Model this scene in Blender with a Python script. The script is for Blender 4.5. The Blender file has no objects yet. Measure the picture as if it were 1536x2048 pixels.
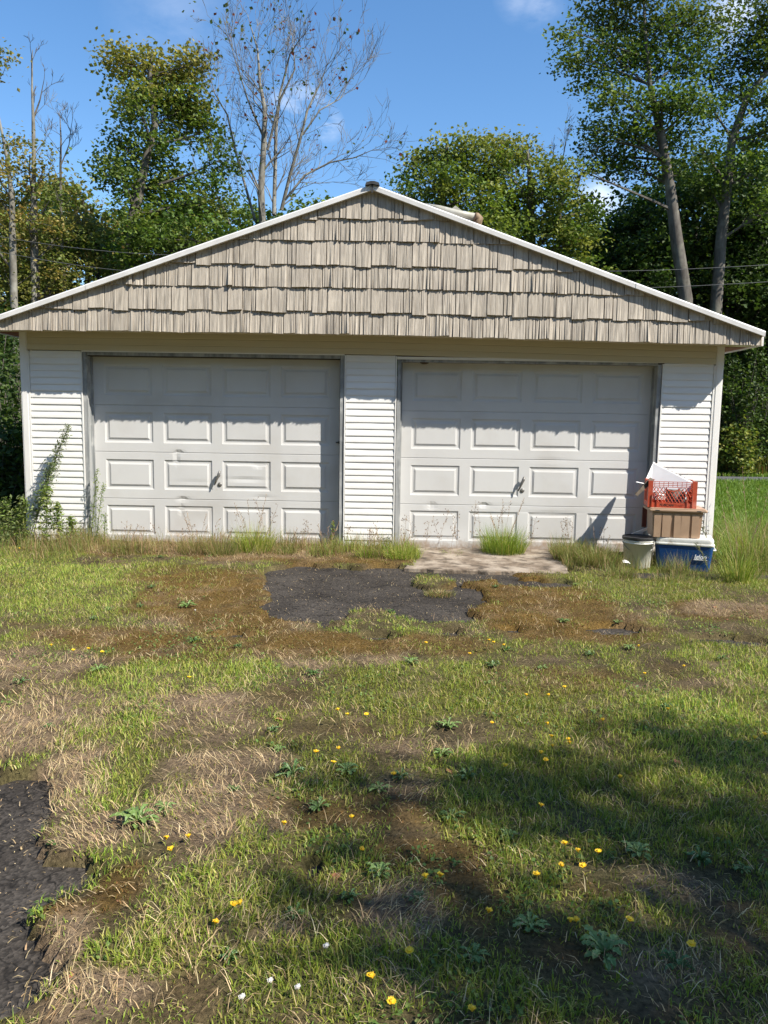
import bpy, math, random
import numpy as np
from mathutils import Vector, Matrix
rnd = random.Random(7); rng = np.random.default_rng(11)
S = bpy.context.scene; COL = S.collection; R = math.radians

# ------------------------------------------------------------------ camera
F = 1538.0; CX, CY = 768, 1024
CAMP = np.array([3.5235, -8.7077, 1.4756]); YAW, PITCH, ROLL = -0.01371, 0.11898, 0.01567
fw = np.array([math.sin(YAW)*math.cos(PITCH), math.cos(YAW)*math.cos(PITCH), -math.sin(PITCH)])
r0 = np.array([math.cos(YAW), -math.sin(YAW), 0.]); u0 = np.cross(r0, fw)
rt = r0*math.cos(ROLL)+u0*math.sin(ROLL); up = -r0*math.sin(ROLL)+u0*math.cos(ROLL)
cam = bpy.data.cameras.new('camera'); camo = bpy.data.objects.new('camera', cam); COL.objects.link(camo)
camo.matrix_world = Matrix(((rt[0], up[0], -fw[0], CAMP[0]), (rt[1], up[1], -fw[1], CAMP[1]), (rt[2], up[2], -fw[2], CAMP[2]), (0, 0, 0, 1)))
cam.sensor_fit = 'VERTICAL'; cam.sensor_height = 36; cam.lens = 36*F/2048; cam.clip_end = 2000
S.camera = camo
def ray(px, py): return fw+rt*(px-CX)/F-up*(py-CY)/F
def at(px, py, Y):                                   # point seen at a pixel, at depth plane y = Y
    d = ray(px, py); return CAMP+d*(Y-CAMP[1])/d[1]
def gr(px, py, z=0.):                                # point of the ground seen at a pixel
    d = ray(px, py); return CAMP+d*(z-CAMP[2])/d[2]

# ------------------------------------------------------------------ light
SUNV = np.array([1.55, -1.0, 1.89]); SUNV = SUNV/np.linalg.norm(SUNV)   # towards the sun
w = bpy.data.worlds.new("World"); S.world = w; w.use_nodes = True
nt = w.node_tree; nt.nodes.clear()
sky = nt.nodes.new('ShaderNodeTexSky'); sky.sky_type = 'NISHITA'; sky.sun_disc = False
sky.sun_elevation = math.asin(SUNV[2]); sky.sun_rotation = math.atan2(SUNV[0], SUNV[1])
sky.altitude = 300; sky.air_density = 1.0; sky.dust_density = 0.35; sky.ozone_density = 1.6
bg = nt.nodes.new('ShaderNodeBackground'); bg.inputs['Strength'].default_value = 0.115
out = nt.nodes.new('ShaderNodeOutputWorld')
tc = nt.nodes.new('ShaderNodeTexCoord')
def N(tree, kind, **kw):
    n = tree.nodes.new(kind)
    for k, v in kw.items(): setattr(n, k, v)
    return n
def mathn(tree, op, a, b=None, clamp=False):
    n = tree.nodes.new('ShaderNodeMath'); n.operation = op; n.use_clamp = clamp
    for i, v in enumerate((a, b)):
        if v is None: continue
        if isinstance(v, (int, float)): n.inputs[i].default_value = v
        else: tree.links.new(v, n.inputs[i])
    return n.outputs[0]
cn = nt.nodes.new('ShaderNodeTexNoise'); cn.inputs['Scale'].default_value = 9; cn.inputs['Detail'].default_value = 7; cn.inputs['Roughness'].default_value = .6
mp = nt.nodes.new('ShaderNodeMapping'); mp.inputs['Scale'].default_value = (1, 1, 2.2)
nt.links.new(tc.outputs['Generated'], mp.inputs[0]); nt.links.new(mp.outputs[0], cn.inputs['Vector'])
tot = None
for (px, py, rad, amp) in ((600, 235, .040, .9), (560, 215, .02, .6), (650, 250, .024, .6), (1080, 5, .03, .25), (1040, -10, .03, .2), (350, 10, .08, .10), (1480, 30, .04, .6), (1200, 400, .035, .6), (-700, 100, .15, .6), (2200, 250, .2, .7)):
    d = ray(px, py); d = d/np.linalg.norm(d)
    vd = nt.nodes.new('ShaderNodeVectorMath'); vd.operation = 'DISTANCE'; vd.inputs[1].default_value = d
    nt.links.new(tc.outputs['Generated'], vd.inputs[0])
    m = mathn(nt, 'MULTIPLY', mathn(nt, 'SUBTRACT', 1.0, mathn(nt, 'DIVIDE', vd.outputs['Value'], rad), True), amp)
    tot = m if tot is None else mathn(nt, 'MAXIMUM', tot, m)
cm = mathn(nt, 'MULTIPLY', mathn(nt, 'MULTIPLY', mathn(nt, 'SUBTRACT', cn.outputs[0], .40), 5.0, True), tot, True)
hs = nt.nodes.new('ShaderNodeHueSaturation'); hs.inputs['Saturation'].default_value = 1.22; hs.inputs['Value'].default_value = 1.08
nt.links.new(sky.outputs[0], hs.inputs['Color'])
mx = nt.nodes.new('ShaderNodeMixRGB'); mx.inputs[2].default_value = (8.2, 8.4, 8.8, 1)
nt.links.new(cm, mx.inputs[0]); nt.links.new(hs.outputs[0], mx.inputs[1])
nt.links.new(mx.outputs[0], bg.inputs['Color']); nt.links.new(bg.outputs[0], out.inputs[0])
sun = bpy.data.lights.new('sun', 'SUN'); sun.energy = 5.0; sun.angle = R(.53); sun.color = (1, .95, .86)
so = bpy.data.objects.new('sun', sun); COL.objects.link(so); so.location = (12, -12, 15)
so.rotation_euler = Vector(SUNV).to_track_quat('Z', 'Y').to_euler()
S.view_settings.view_transform = 'Standard'; S.view_settings.look = 'None'
S.view_settings.gamma = 1; S.view_settings.use_curve_mapping = False; S.view_settings.exposure = 0.8
S.cycles.max_bounces = 8; S.cycles.transparent_max_bounces = 8

# ------------------------------------------------------------------ helpers
def tag(o, label=None, cat=None, group=None, kind=None):
    if label: o['label'] = label
    if cat: o['category'] = cat
    if group: o['group'] = group
    if kind: o['kind'] = kind
    return o
def empty(name, loc=(0, 0, 0), rz=0.):
    o = bpy.data.objects.new(name, None); COL.objects.link(o); o.location = loc; o.rotation_euler = (0, 0, rz); o.empty_display_size = .1
    return o
def link(name, me, parent=None, loc=None):
    o = bpy.data.objects.new(name, me); COL.objects.link(o)
    if parent: o.parent = parent
    if loc is not None: o.location = loc
    return o
class MB:
    def __init__(s): s.v = []; s.f = []; s.mi = []
    def add(s, vs, fs, mi=0):
        b = len(s.v); s.v += [tuple(map(float, v)) for v in vs]; s.f += [tuple(i+b for i in f) for f in fs]; s.mi += [mi]*len(fs)
    def box(s, a, b, mi=0, M=None, taper=1.0):
        x0, y0, z0 = a; x1, y1, z1 = b; cx_, cy_ = (x0+x1)/2, (y0+y1)/2
        vs = []
        for z, t in ((z0, taper), (z1, 1.0)):
            for x, y in ((x0, y0), (x1, y0), (x1, y1), (x0, y1)): vs.append(((x-cx_)*t+cx_, (y-cy_)*t+cy_, z))
        if M is not None: vs = [tuple(M @ Vector(v)) for v in vs]
        s.add(vs, [(3, 2, 1, 0), (4, 5, 6, 7), (0, 1, 5, 4), (1, 2, 6, 5), (2, 3, 7, 6), (3, 0, 4, 7)], mi)
    def tube(s, pts, rad, n=6, mi=0, cap=True):
        pts = [Vector(p) for p in pts]; rad = rad if hasattr(rad, '__len__') else [rad]*len(pts)
        vs = []; a0 = None
        for i, p in enumerate(pts):
            d = (pts[min(i+1, len(pts)-1)]-pts[max(i-1, 0)])
            d = d.normalized() if d.length > 1e-9 else Vector((0, 0, 1))
            if a0 is None: a0 = Vector((1, 0, 0)) if abs(d.x) < .8 else Vector((0, 1, 0))
            a = (a0-d*a0.dot(d)).normalized(); b = d.cross(a); a0 = a
            for k in range(n):
                t = 2*math.pi*k/n; vs.append(p+(a*math.cos(t)+b*math.sin(t))*rad[i])
        fs = [(i*n+k, i*n+(k+1) % n, (i+1)*n+(k+1) % n, (i+1)*n+k) for i in range(len(pts)-1) for k in range(n)]
        if cap: fs += [tuple(range(n-1, -1, -1)), tuple((len(pts)-1)*n+k for k in range(n))]
        s.add(vs, fs, mi)
    def lathe(s, prof, n=24, c=(0, 0, 0), mi=0):
        vs = [(c[0]+r*math.cos(2*math.pi*k/n), c[1]+r*math.sin(2*math.pi*k/n), c[2]+z) for r, z in prof for k in range(n)]
        fs = [(i*n+k, i*n+(k+1) % n, (i+1)*n+(k+1) % n, (i+1)*n+k) for i in range(len(prof)-1) for k in range(n)]
        s.add(vs, fs, mi)
    def rbox(s, a, b, r, mi=0, taper=1.0, seg=4):              # box with rounded vertical edges
        x0, y0, z0 = a; x1, y1, z1 = b; cx_, cy_ = (x0+x1)/2, (y0+y1)/2; ring = []
        for (qx, qy, a0) in ((x1-r, y1-r, 0), (x0+r, y1-r, 90), (x0+r, y0+r, 180), (x1-r, y0+r, 270)):
            for k in range(seg+1):
                t = R(a0+90*k/seg); ring.append((qx+r*math.cos(t), qy+r*math.sin(t)))
        n = len(ring); e = min(r*.35, (z1-z0)*.3)
        lv = [(z0, taper*.985), (z0+e, taper), (z1-e, 1.0), (z1, .985)]
        vs = [((x-cx_)*t+cx_, (y-cy_)*t+cy_, z) for z, t in lv for x, y in ring]
        fs = [(i*n+k, i*n+(k+1) % n, (i+1)*n+(k+1) % n, (i+1)*n+k) for i in range(3) for k in range(n)]
        fs += [tuple(range(n-1, -1, -1)), tuple(3*n+k for k in range(n))]
        s.add(vs, fs, mi)
    def mesh(s, name, mats, smooth=False):
        me = bpy.data.meshes.new(name); me.from_pydata(s.v, [], s.f)
        for m in (mats if isinstance(mats, (list, tuple)) else [mats]): me.materials.append(m)
        me.polygons.foreach_set('material_index', s.mi)
        if smooth: me.polygons.foreach_set('use_smooth', [True]*len(s.f))
        me.update(); return me
    def build(s, name, mats, parent=None, loc=None, smooth=False): return link(name, s.mesh(name, mats, smooth), parent, loc)
def npmesh(name, V, loops, starts, mat, col=None, smooth=False):
    me = bpy.data.meshes.new(name); me.vertices.add(len(V)); me.vertices.foreach_set('co', np.ascontiguousarray(V, dtype=np.float32).ravel())
    me.loops.add(len(loops)); me.loops.foreach_set('vertex_index', np.ascontiguousarray(loops, dtype=np.int32))
    me.polygons.add(len(starts)); me.polygons.foreach_set('loop_start', np.ascontiguousarray(starts, dtype=np.int32))
    me.polygons.foreach_set('use_smooth', np.full(len(starts), bool(smooth)))
    if col is not None:
        a = me.attributes.new('tint', 'FLOAT_COLOR', 'POINT'); c4 = np.ones((len(V), 4), dtype=np.float32); c4[:, :3] = col
        a.data.foreach_set('color', c4.ravel())
    me.materials.append(mat); me.update(calc_edges=True); me.validate(); return me
def quads(n):
    return np.arange(4*n), np.arange(n)*4
# noise (numpy value noise)
PT = np.random.default_rng(5).random((256, 256))
def vn(x, y):
    xi = np.floor(x).astype(int); yi = np.floor(y).astype(int); fx = x-xi; fy = y-yi
    fx = fx*fx*(3-2*fx); fy = fy*fy*(3-2*fy)
    g = lambda a, b: PT[a % 256, b % 256]
    return (g(xi, yi)*(1-fx)+g(xi+1, yi)*fx)*(1-fy)+(g(xi, yi+1)*(1-fx)+g(xi+1, yi+1)*fx)*fy
def fbm(x, y, s=1., o=4):
    x = np.asarray(x, float)*s; y = np.asarray(y, float)*s; t = 0; a = .5; n = 0
    for k in range(o): t = t+a*vn(x+17.3*k, y+9.1*k); n += a; a *= .5; x = x*2.03; y = y*2.03
    return t/n
sm = lambda a, b, x: (lambda t: t*t*(3-2*t))(np.clip((x-a)/(b-a), 0, 1))

# ------------------------------------------------------------------ materials
def mat(name, base, rough=.6, c2=None, scale=4., stretch=(1, 1, 1), bump=0., bscale=None, metal=0., c3=None, s3=1., spec=.5, lo=.35, hi=.65, coord='Object', detail=6., dirt=None, dz=.35, rand=0.):
    m = bpy.data.materials.new(name); m.use_nodes = True; t = m.node_tree; b = t.nodes['Principled BSDF']
    b.inputs['Base Color'].default_value = (*base, 1); b.inputs['Roughness'].default_value = rough; b.inputs['Metallic'].default_value = metal
    b.inputs['Specular IOR Level'].default_value = spec
    tcn = t.nodes.new('ShaderNodeTexCoord'); mpn = t.nodes.new('ShaderNodeMapping'); mpn.inputs['Scale'].default_value = stretch
    t.links.new(tcn.outputs[coord], mpn.inputs[0])
    cur = None
    if c2:
        n = t.nodes.new('ShaderNodeTexNoise'); n.inputs['Scale'].default_value = scale; n.inputs['Detail'].default_value = detail; n.inputs['Roughness'].default_value = .6
        t.links.new(mpn.outputs[0], n.inputs['Vector'])
        r = t.nodes.new('ShaderNodeMapRange'); r.inputs[1].default_value = lo; r.inputs[2].default_value = hi; t.links.new(n.outputs[0], r.inputs[0])
        x = t.nodes.new('ShaderNodeMixRGB'); x.inputs[1].default_value = (*base, 1); x.inputs[2].default_value = (*c2, 1)
        t.links.new(r.outputs[0], x.inputs[0]); cur = x.outputs[0]
        if c3:
            n3 = t.nodes.new('ShaderNodeTexNoise'); n3.inputs['Scale'].default_value = s3; n3.inputs['Detail'].default_value = 5
            t.links.new(tcn.outputs[coord], n3.inputs['Vector'])
            r3 = t.nodes.new('ShaderNodeMapRange'); r3.inputs[1].default_value = .52; r3.inputs[2].default_value = .72; t.links.new(n3.outputs[0], r3.inputs[0])
            y = t.nodes.new('ShaderNodeMixRGB'); t.links.new(cur, y.inputs[1]); y.inputs[2].default_value = (*c3, 1); t.links.new(r3.outputs[0], y.inputs[0]); cur = y.outputs[0]
    if cur and dirt:
        sp = t.nodes.new('ShaderNodeSeparateXYZ'); t.links.new(tcn.outputs[coord], sp.inputs[0])
        g = t.nodes.new('ShaderNodeMapRange'); g.inputs[1].default_value = dz; g.inputs[2].default_value = 0.; g.inputs[3].default_value = -.30; g.inputs[4].default_value = .25; t.links.new(sp.outputs[2], g.inputs[0])
        nd = t.nodes.new('ShaderNodeTexNoise'); nd.inputs['Scale'].default_value = 6; nd.inputs['Detail'].default_value = 8; nd.inputs['Roughness'].default_value = .72; t.links.new(tcn.outputs[coord], nd.inputs['Vector'])
        k = mathn(t, 'MULTIPLY', mathn(t, 'SUBTRACT', mathn(t, 'ADD', nd.outputs[0], g.outputs[0]), .56), 5., True)
        y = t.nodes.new('ShaderNodeMixRGB'); t.links.new(mathn(t, 'MULTIPLY', k, .8), y.inputs[0]); t.links.new(cur, y.inputs[1]); y.inputs[2].default_value = (*dirt, 1); cur = y.outputs[0]
    if cur and rand:
        oi = t.nodes.new('ShaderNodeObjectInfo'); g = t.nodes.new('ShaderNodeMapRange'); g.inputs[3].default_value = 1-rand; g.inputs[4].default_value = 1+rand*.6; t.links.new(oi.outputs['Random'], g.inputs[0])
        y = t.nodes.new('ShaderNodeMixRGB'); y.blend_type = 'MULTIPLY'; y.inputs[0].default_value = 1; t.links.new(cur, y.inputs[1]); t.links.new(g.outputs[0], y.inputs[2]); cur = y.outputs[0]
    if cur: t.links.new(cur, b.inputs['Base Color'])
    if bump:
        n2 = t.nodes.new('ShaderNodeTexNoise'); n2.inputs['Scale'].default_value = bscale or scale*2; n2.inputs['Detail'].default_value = 6
        t.links.new(mpn.outputs[0], n2.inputs['Vector'])
        bp = t.nodes.new('ShaderNodeBump'); bp.inputs['Strength'].default_value = bump; bp.inputs['Distance'].default_value = .01
        t.links.new(n2.outputs[0], bp.inputs['Height']); t.links.new(bp.outputs[0], b.inputs['Normal'])
    return m
def leafmat(name, trans=.35, rough=.55, spec=.3):
    m = bpy.data.materials.new(name); m.use_nodes = True; t = m.node_tree; b = t.nodes['Principled BSDF']; o = t.nodes['Material Output']
    a = t.nodes.new('ShaderNodeAttribute'); a.attribute_name = 'tint'; t.links.new(a.outputs['Color'], b.inputs['Base Color'])
    b.inputs['Roughness'].default_value = rough; b.inputs['Specular IOR Level'].default_value = spec
    tr = t.nodes.new('ShaderNodeBsdfTranslucent'); hsn = t.nodes.new('ShaderNodeHueSaturation'); hsn.inputs['Value'].default_value = 1.3; hsn.inputs['Saturation'].default_value = 1.1
    t.links.new(a.outputs['Color'], hsn.inputs['Color']); t.links.new(hsn.outputs[0], tr.inputs['Color'])
    x = t.nodes.new('ShaderNodeMixShader'); x.inputs[0].default_value = trans
    t.links.new(b.outputs[0], x.inputs[1]); t.links.new(tr.outputs[0], x.inputs[2]); t.links.new(x.outputs[0], o.inputs[0]); return m
M = {}
M['siding'] = mat('white_vinyl', (.80, .785, .75), .42, (.74, .72, .68), 1.2, (1, 1, 3), .04, 8, dirt=(.36, .31, .22), dz=.42, rand=.05)
M['post'] = mat('white_post', (.80, .78, .75), .45, (.70, .68, .64), 2, (2, 2, .5), .05, 8, dirt=(.33, .30, .20), dz=.4)
M['door'] = mat('door_paint', (.60, .59, .57), .38, (.565, .555, .535), 2.2, (1, 1, .5), .03, 6, c3=(.52, .50, .47), s3=1.6, dirt=(.34, .23, .15), dz=.36)
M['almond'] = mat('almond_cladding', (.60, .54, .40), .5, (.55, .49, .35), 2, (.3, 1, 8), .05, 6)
M['jamb'] = mat('weathered_jamb', (.36, .36, .35), .85, (.17, .18, .18), 14, (1, 1, .08), .5, 30, c3=(.45, .45, .43), s3=5)
M['rake'] = mat('rake_metal', (.80, .78, .75), .4, (.68, .66, .63), 5, (1, 1, 1), .05, 10)
M['dark'] = mat('dark_gap', (.03, .03, .03), .9, (.05, .045, .04), 5)
M['redwood'] = mat('rotting_soffit', (.16, .06, .04), .8, (.30, .13, .09), 9, (1, .3, 1), .4, 20)
M['roof'] = mat('roof_asphalt', (.12, .11, .10), .9, (.20, .19, .18), 40, (1, 1, 1), .5, 90)
M['ridge'] = mat('ridge_rubber', (.02, .02, .02), .7, (.05, .05, .05), 20)
M['vent'] = mat('vent_metal', (.42, .41, .36), .5, (.30, .28, .22), 8, (1, 1, 1), .1, 20)
M['rust'] = mat('rusty_elbow', (.28, .19, .10), .7, (.12, .07, .04), 12, (1, 1, 1), .2, 30)
M['steel'] = mat('dull_steel', (.25, .24, .22), .45, (.16, .15, .14), 20, metal=.6)
M['blue'] = mat('blue_plastic', (.004, .045, .17), .38, (.007, .058, .20), 6, (1, 1, 1), .06, 30)
M['lid'] = mat('grimy_white', (.74, .72, .66), .5, (.40, .34, .26), 9, (1, 1, 1), .1, 30, lo=.5, hi=.75)
M['tan'] = mat('tan_plastic', (.42, .28, .18), .5, (.36, .235, .15), 5, (1, 1, 1), .06, 20)
M['crate'] = mat('red_plastic', (.52, .085, .035), .5, (.42, .06, .028), 9, (1, 1, 1), .05, 30, c3=(.62, .20, .13), s3=7)
M['black'] = mat('black_plastic', (.018, .018, .019), .4, (.04, .04, .04), 8)
M['bucket'] = mat('bucket_white', (.74, .73, .66), .4, (.55, .53, .43), 5, (1, 1, .4), .05, 15, lo=.45, hi=.8)
M['panel'] = mat('white_sheet', (.72, .70, .69), .4, (.64, .62, .61), 4)
M['brown'] = mat('brown_strip', (.12, .085, .05), .7, (.05, .035, .02), 9, bump=.2)
M['print'] = mat('dark_print', (.03, .015, .012), .6, (.05, .02, .015), 20)
M['whiteprint'] = mat('white_print', (.75, .75, .75), .5, (.7, .7, .7), 20)
M['concrete'] = mat('stained_concrete', (.34, .28, .215), .92, (.17, .125, .085), 4.5, (1, 1, 1), .9, 24, c3=(.06, .045, .03), s3=9., lo=.36, hi=.58, detail=10)
M['bark'] = mat('grey_bark', (.13, .115, .095), .95, (.06, .05, .04), 9, (1, 1, .25), .9, 14, c3=(.18, .17, .13), s3=3)
M['paleb'] = mat('pale_bark', (.22, .205, .17), .9, (.09, .08, .06), 5, (1, 1, .6), .6, 14, c3=(.27, .26, .22), s3=2.5)
M['darkb'] = mat('dark_bark', (.06, .05, .04), .95, (.03, .026, .02), 9, (1, 1, .3), .6, 14)
M['wire'] = mat('wire_sheath', (.10, .10, .10), .6, (.14, .14, .14), 5)
M['leaf'] = leafmat('leaves', .35); M['grassm'] = leafmat('grass_blades', .30, .5, .35); M['dry'] = leafmat('dry_grass', .18, .75, .2)
M['petal'] = mat('yellow_petals', (.85, .58, .02), .6, (.75, .42, .01), 60)
M['clover'] = mat('white_petals', (.7, .68, .62), .7, (.55, .5, .42), 80)
M['stem'] = mat('green_stem', (.09, .13, .03), .6, (.13, .14, .05), 30)
M['nest'] = mat('nest_paper', (.10, .07, .05), .9, (.05, .035, .025), 40, bump=.5)
M['fallen'] = mat('fallen_leaf', (.22, .07, .03), .7, (.32, .16, .07), 30)
def shinglemat():
    m = mat('cedar_look_vinyl', (.49, .43, .35), .78, (.28, .24, .19), 42, (1, 1, .05), .45, 70, c3=(.38, .33, .27), s3=4, lo=.42, hi=.70, detail=5, rand=.09)
    return m
M['shingle'] = shinglemat()
def asphalt_mat():
    m = bpy.data.materials.new('old_asphalt'); m.use_nodes = True; t = m.node_tree; b = t.nodes['Principled BSDF']; b.inputs['Roughness'].default_value = .92; b.inputs['Specular IOR Level'].default_value = .2
    tcn = t.nodes.new('ShaderNodeTexCoord')
    n = N(t, 'ShaderNodeTexNoise'); n.inputs['Scale'].default_value = 2.2; n.inputs['Detail'].default_value = 8; t.links.new(tcn.outputs['Object'], n.inputs['Vector'])
    r = N(t, 'ShaderNodeValToRGB'); r.color_ramp.elements[0].position = .3; r.color_ramp.elements[0].color = (.022, .018, .0145, 1); r.color_ramp.elements[1].position = .7; r.color_ramp.elements[1].color = (.054, .046, .038, 1)
    t.links.new(n.outputs[0], r.inputs[0])
    v = N(t, 'ShaderNodeTexVoronoi'); v.inputs['Scale'].default_value = 95; t.links.new(tcn.outputs['Object'], v.inputs['Vector'])
    g = N(t, 'ShaderNodeMapRange'); g.inputs[1].default_value = 0; g.inputs[2].default_value = 1; g.inputs[3].default_value = .4; g.inputs[4].default_value = 1.9
    t.links.new(v.outputs['Color'], g.inputs[0])
    mu = N(t, 'ShaderNodeMixRGB', blend_type='MULTIPLY'); mu.inputs[0].default_value = 1; t.links.new(r.outputs[0], mu.inputs[1]); t.links.new(g.outputs[0], mu.inputs[2])
    v2 = N(t, 'ShaderNodeTexVoronoi', feature='DISTANCE_TO_EDGE'); v2.inputs['Scale'].default_value = 5.5
    n2 = N(t, 'ShaderNodeTexNoise'); n2.inputs['Scale'].default_value = 12; t.links.new(tcn.outputs['Object'], n2.inputs['Vector'])
    va = N(t, 'ShaderNodeVectorMath', operation='MULTIPLY_ADD'); va.inputs[1].default_value = (.12, .12, .12); t.links.new(n2.outputs['Color'], va.inputs[0]); t.links.new(tcn.outputs['Object'], va.inputs[2])
    t.links.new(va.outputs[0], v2.inputs['Vector'])
    cr = N(t, 'ShaderNodeMapRange'); cr.inputs[1].default_value = 0; cr.inputs[2].default_value = .035; cr.inputs[3].default_value = .35; cr.inputs[4].default_value = 1; t.links.new(v2.outputs['Distance'], cr.inputs[0])
    mu2 = N(t, 'ShaderNodeMixRGB', blend_type='MULTIPLY'); mu2.inputs[0].default_value = 1; t.links.new(mu.outputs[0], mu2.inputs[1]); t.links.new(cr.outputs[0], mu2.inputs[2])
    t.links.new(mu2.outputs[0], b.inputs['Base Color'])
    ad = mathn(t, 'ADD', v.outputs['Distance'], mathn(t, 'MULTIPLY', cr.outputs[0], .6))
    bp = N(t, 'ShaderNodeBump'); bp.inputs['Strength'].default_value = .55; bp.inputs['Distance'].default_value = .005; t.links.new(ad, bp.inputs['Height']); t.links.new(bp.outputs[0], b.inputs['Normal'])
    return m
M['asphalt'] = asphalt_mat()
def turf_mat():
    m = bpy.data.materials.new('turf_soil'); m.use_nodes = True; t = m.node_tree; b = t.nodes['Principled BSDF']; b.inputs['Roughness'].default_value = .95; b.inputs['Specular IOR Level'].default_value = .1
    a = N(t, 'ShaderNodeAttribute', attribute_name='tint'); tcn = t.nodes.new('ShaderNodeTexCoord')
    n = N(t, 'ShaderNodeTexNoise'); n.inputs['Scale'].default_value = 60; n.inputs['Detail'].default_value = 6; n.inputs['Roughness'].default_value = .7; t.links.new(tcn.outputs['Object'], n.inputs['Vector'])
    g = N(t, 'ShaderNodeMapRange'); g.inputs[1].default_value = .3; g.inputs[2].default_value = .7; g.inputs[3].default_value = .35; g.inputs[4].default_value = 1.6; t.links.new(n.outputs[0], g.inputs[0])
    mu = N(t, 'ShaderNodeMixRGB', blend_type='MULTIPLY'); mu.inputs[0].default_value = 1; t.links.new(a.outputs['Color'], mu.inputs[1]); t.links.new(g.outputs[0], mu.inputs[2])
    t.links.new(mu.outputs[0], b.inputs['Base Color'])
    bp = N(t, 'ShaderNodeBump'); bp.inputs['Strength'].default_value = 1; bp.inputs['Distance'].default_value = .015; t.links.new(n.outputs[0], bp.inputs['Height']); t.links.new(bp.outputs[0], b.inputs['Normal'])
    return m
M['turf'] = turf_mat()
M['ground'] = mat('far_ground', (.075, .085, .03), .95, (.05, .04, .02), .8, (1, 1, 1), .6, 20, c3=(.10, .08, .04), s3=.3)
M['road'] = mat('road_grey', (.07, .07, .075), .9, (.09, .09, .09), 5)

# ------------------------------------------------------------------ ground cover map
def ell(px, py, rx, ry):                                # pixel ellipse laid on the ground
    c = gr(px, py); a = gr(px+rx, py); b = gr(px, py+ry); e = gr(px, py-ry)
    return c[0], c[1], abs(a[0]-c[0]), abs(b[1]-e[1])/2
def blobs(lst, X, Y, nz=.45):
    o = np.zeros_like(X)
    wx = (fbm(X, Y, 2.3, 5)-.5)*nz*2; 
    for (px, py, rx, ry, amp) in lst:
        cx_, cy_, a, b = ell(px, py, rx, ry)
        d = np.sqrt(((X-cx_)/a)**2+((Y-cy_)/b)**2)
        o = np.maximum(o, amp*sm(1.25, .75, d+wx*1.2))
    return o
ASPH = [(620, 1165, 100, 32, 1), (700, 1180, 150, 45, 1), (820, 1190, 130, 45, 1), (900, 1200, 70, 45, 1), (640, 1215, 75, 40, 1), (870, 1235, 70, 18, 1), (590, 1210, 60, 14, 1), (740, 1150, 200, 14, 1), (900, 1155, 120, 14, 1), (1060, 1170, 90, 9, .9),
        (470, 1276, 42, 6, 1), (760, 1281, 42, 7, 1), (905, 1271, 22, 8, 1), (1025, 1266, 20, 6, .9), (1225, 1265, 52, 9, .95), (1470, 1287, 90, 9, 1), (660, 1258, 30, 6, .9),
        (-120, 1640, 200, 110, 1), (-120, 1800, 250, 120, 1), (100, 1765, 110, 40, 1), (60, 1780, 120, 55, 1), (-140, 1960, 210, 160, 1), (20, 1590, 70, 42, 1), (-60, 1700, 110, 60, 1), (625, 1748, 22, 20, .55), (-10, 1960, 50, 100, 1)]
NOAS = [(740, 1235, 45, 13, 1), (865, 1168, 42, 12, 1), (1040, 1190, 60, 14, .8), (960, 1225, 30, 14, .6), (590, 1260, 60, 12, .7)]
MOSS = [(400, 1190, 140, 50, 1), (480, 1240, 120, 40, .9), (330, 1160, 90, 25, .7), (1060, 1215, 150, 55, 1), (1000, 1170, 100, 25, .9), (1150, 1240, 120, 30, .8), (250, 1280, 160, 25, .8), (600, 1300, 250, 28, .8), (380, 1300, 160, 30, .7), (865, 1300, 140, 25, .6), (1100, 1370, 160, 30, .45), (1200, 1270, 120, 30, .5), (850, 1730, 150, 40, .5), (240, 1790, 50, 60, .9), (130, 1840, 60, 22, .9), (1200, 1800, 90, 30, .4), (700, 1640, 200, 40, .4), (950, 1800, 100, 50, .5), (520, 1110, 420, 18, .8), (1440, 1230, 120, 25, .6)]
DRY = [(30, 1350, 130, 45, .9), (60, 1450, 150, 70, .9), (130, 1590, 110, 100, 1), (160, 1680, 130, 50, 1), (330, 1400, 130, 40, .6), (430, 1450, 130, 60, .8), (480, 1380, 100, 30, .5), (450, 1560, 200, 60, .8), (420, 1640, 170, 60, .85), (720, 1440, 60, 20, .5), (640, 1330, 140, 22, .6), (1480, 1230, 110, 22, .9), (1250, 1390, 60, 18, .5), (800, 1850, 80, 70, .8), (560, 1880, 60, 40, .6), (110, 1900, 60, 90, .9), (160, 2020, 120, 50, .7), (1320, 1790, 100, 50, .7), (1010, 1740, 80, 30, .4), (1280, 1860, 60, 40, .5), (780, 1500, 100, 30, .4), (350, 1260, 80, 18, .5), (1330, 1950, 150, 60, .5), (780, 1990, 90, 40, .5), (440, 1105, 330, 18, .7), (650, 1600, 150, 30, .4), (290, 1330, 60, 20, .4)]
LUSH = [(200, 1180, 260, 60, .9), (60, 1120, 120, 40, .9), (420, 1350, 150, 45, .9), (250, 1400, 110, 50, .7), (230, 1460, 90, 60, .8), (240, 1560, 80, 80, .9), (900, 1390, 200, 60, .8), (1250, 1450, 300, 80, .9), (1150, 1640, 300, 90, .9), (1430, 1620, 200, 120, 1), (500, 1810, 200, 70, .9), (350, 1900, 130, 70, .9), (700, 1960, 260, 90, .9), (1100, 1550, 250, 60, .8), (640, 1560, 100, 50, .8), (1250, 1180, 200, 25, .8), (1440, 1150, 150, 30, .9), (1060, 1760, 90, 40, .8), (1000, 2020, 200, 60, .8), (690, 1720, 100, 50, .7), (560, 1690, 80, 40, .5), (120, 1230, 150, 30, .7), (1480, 1350, 120, 60, .8)]
APX = [gr(838, 1101), gr(1130, 1108), gr(1140, 1157), gr(1040, 1154), gr(815, 1144)]
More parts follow.
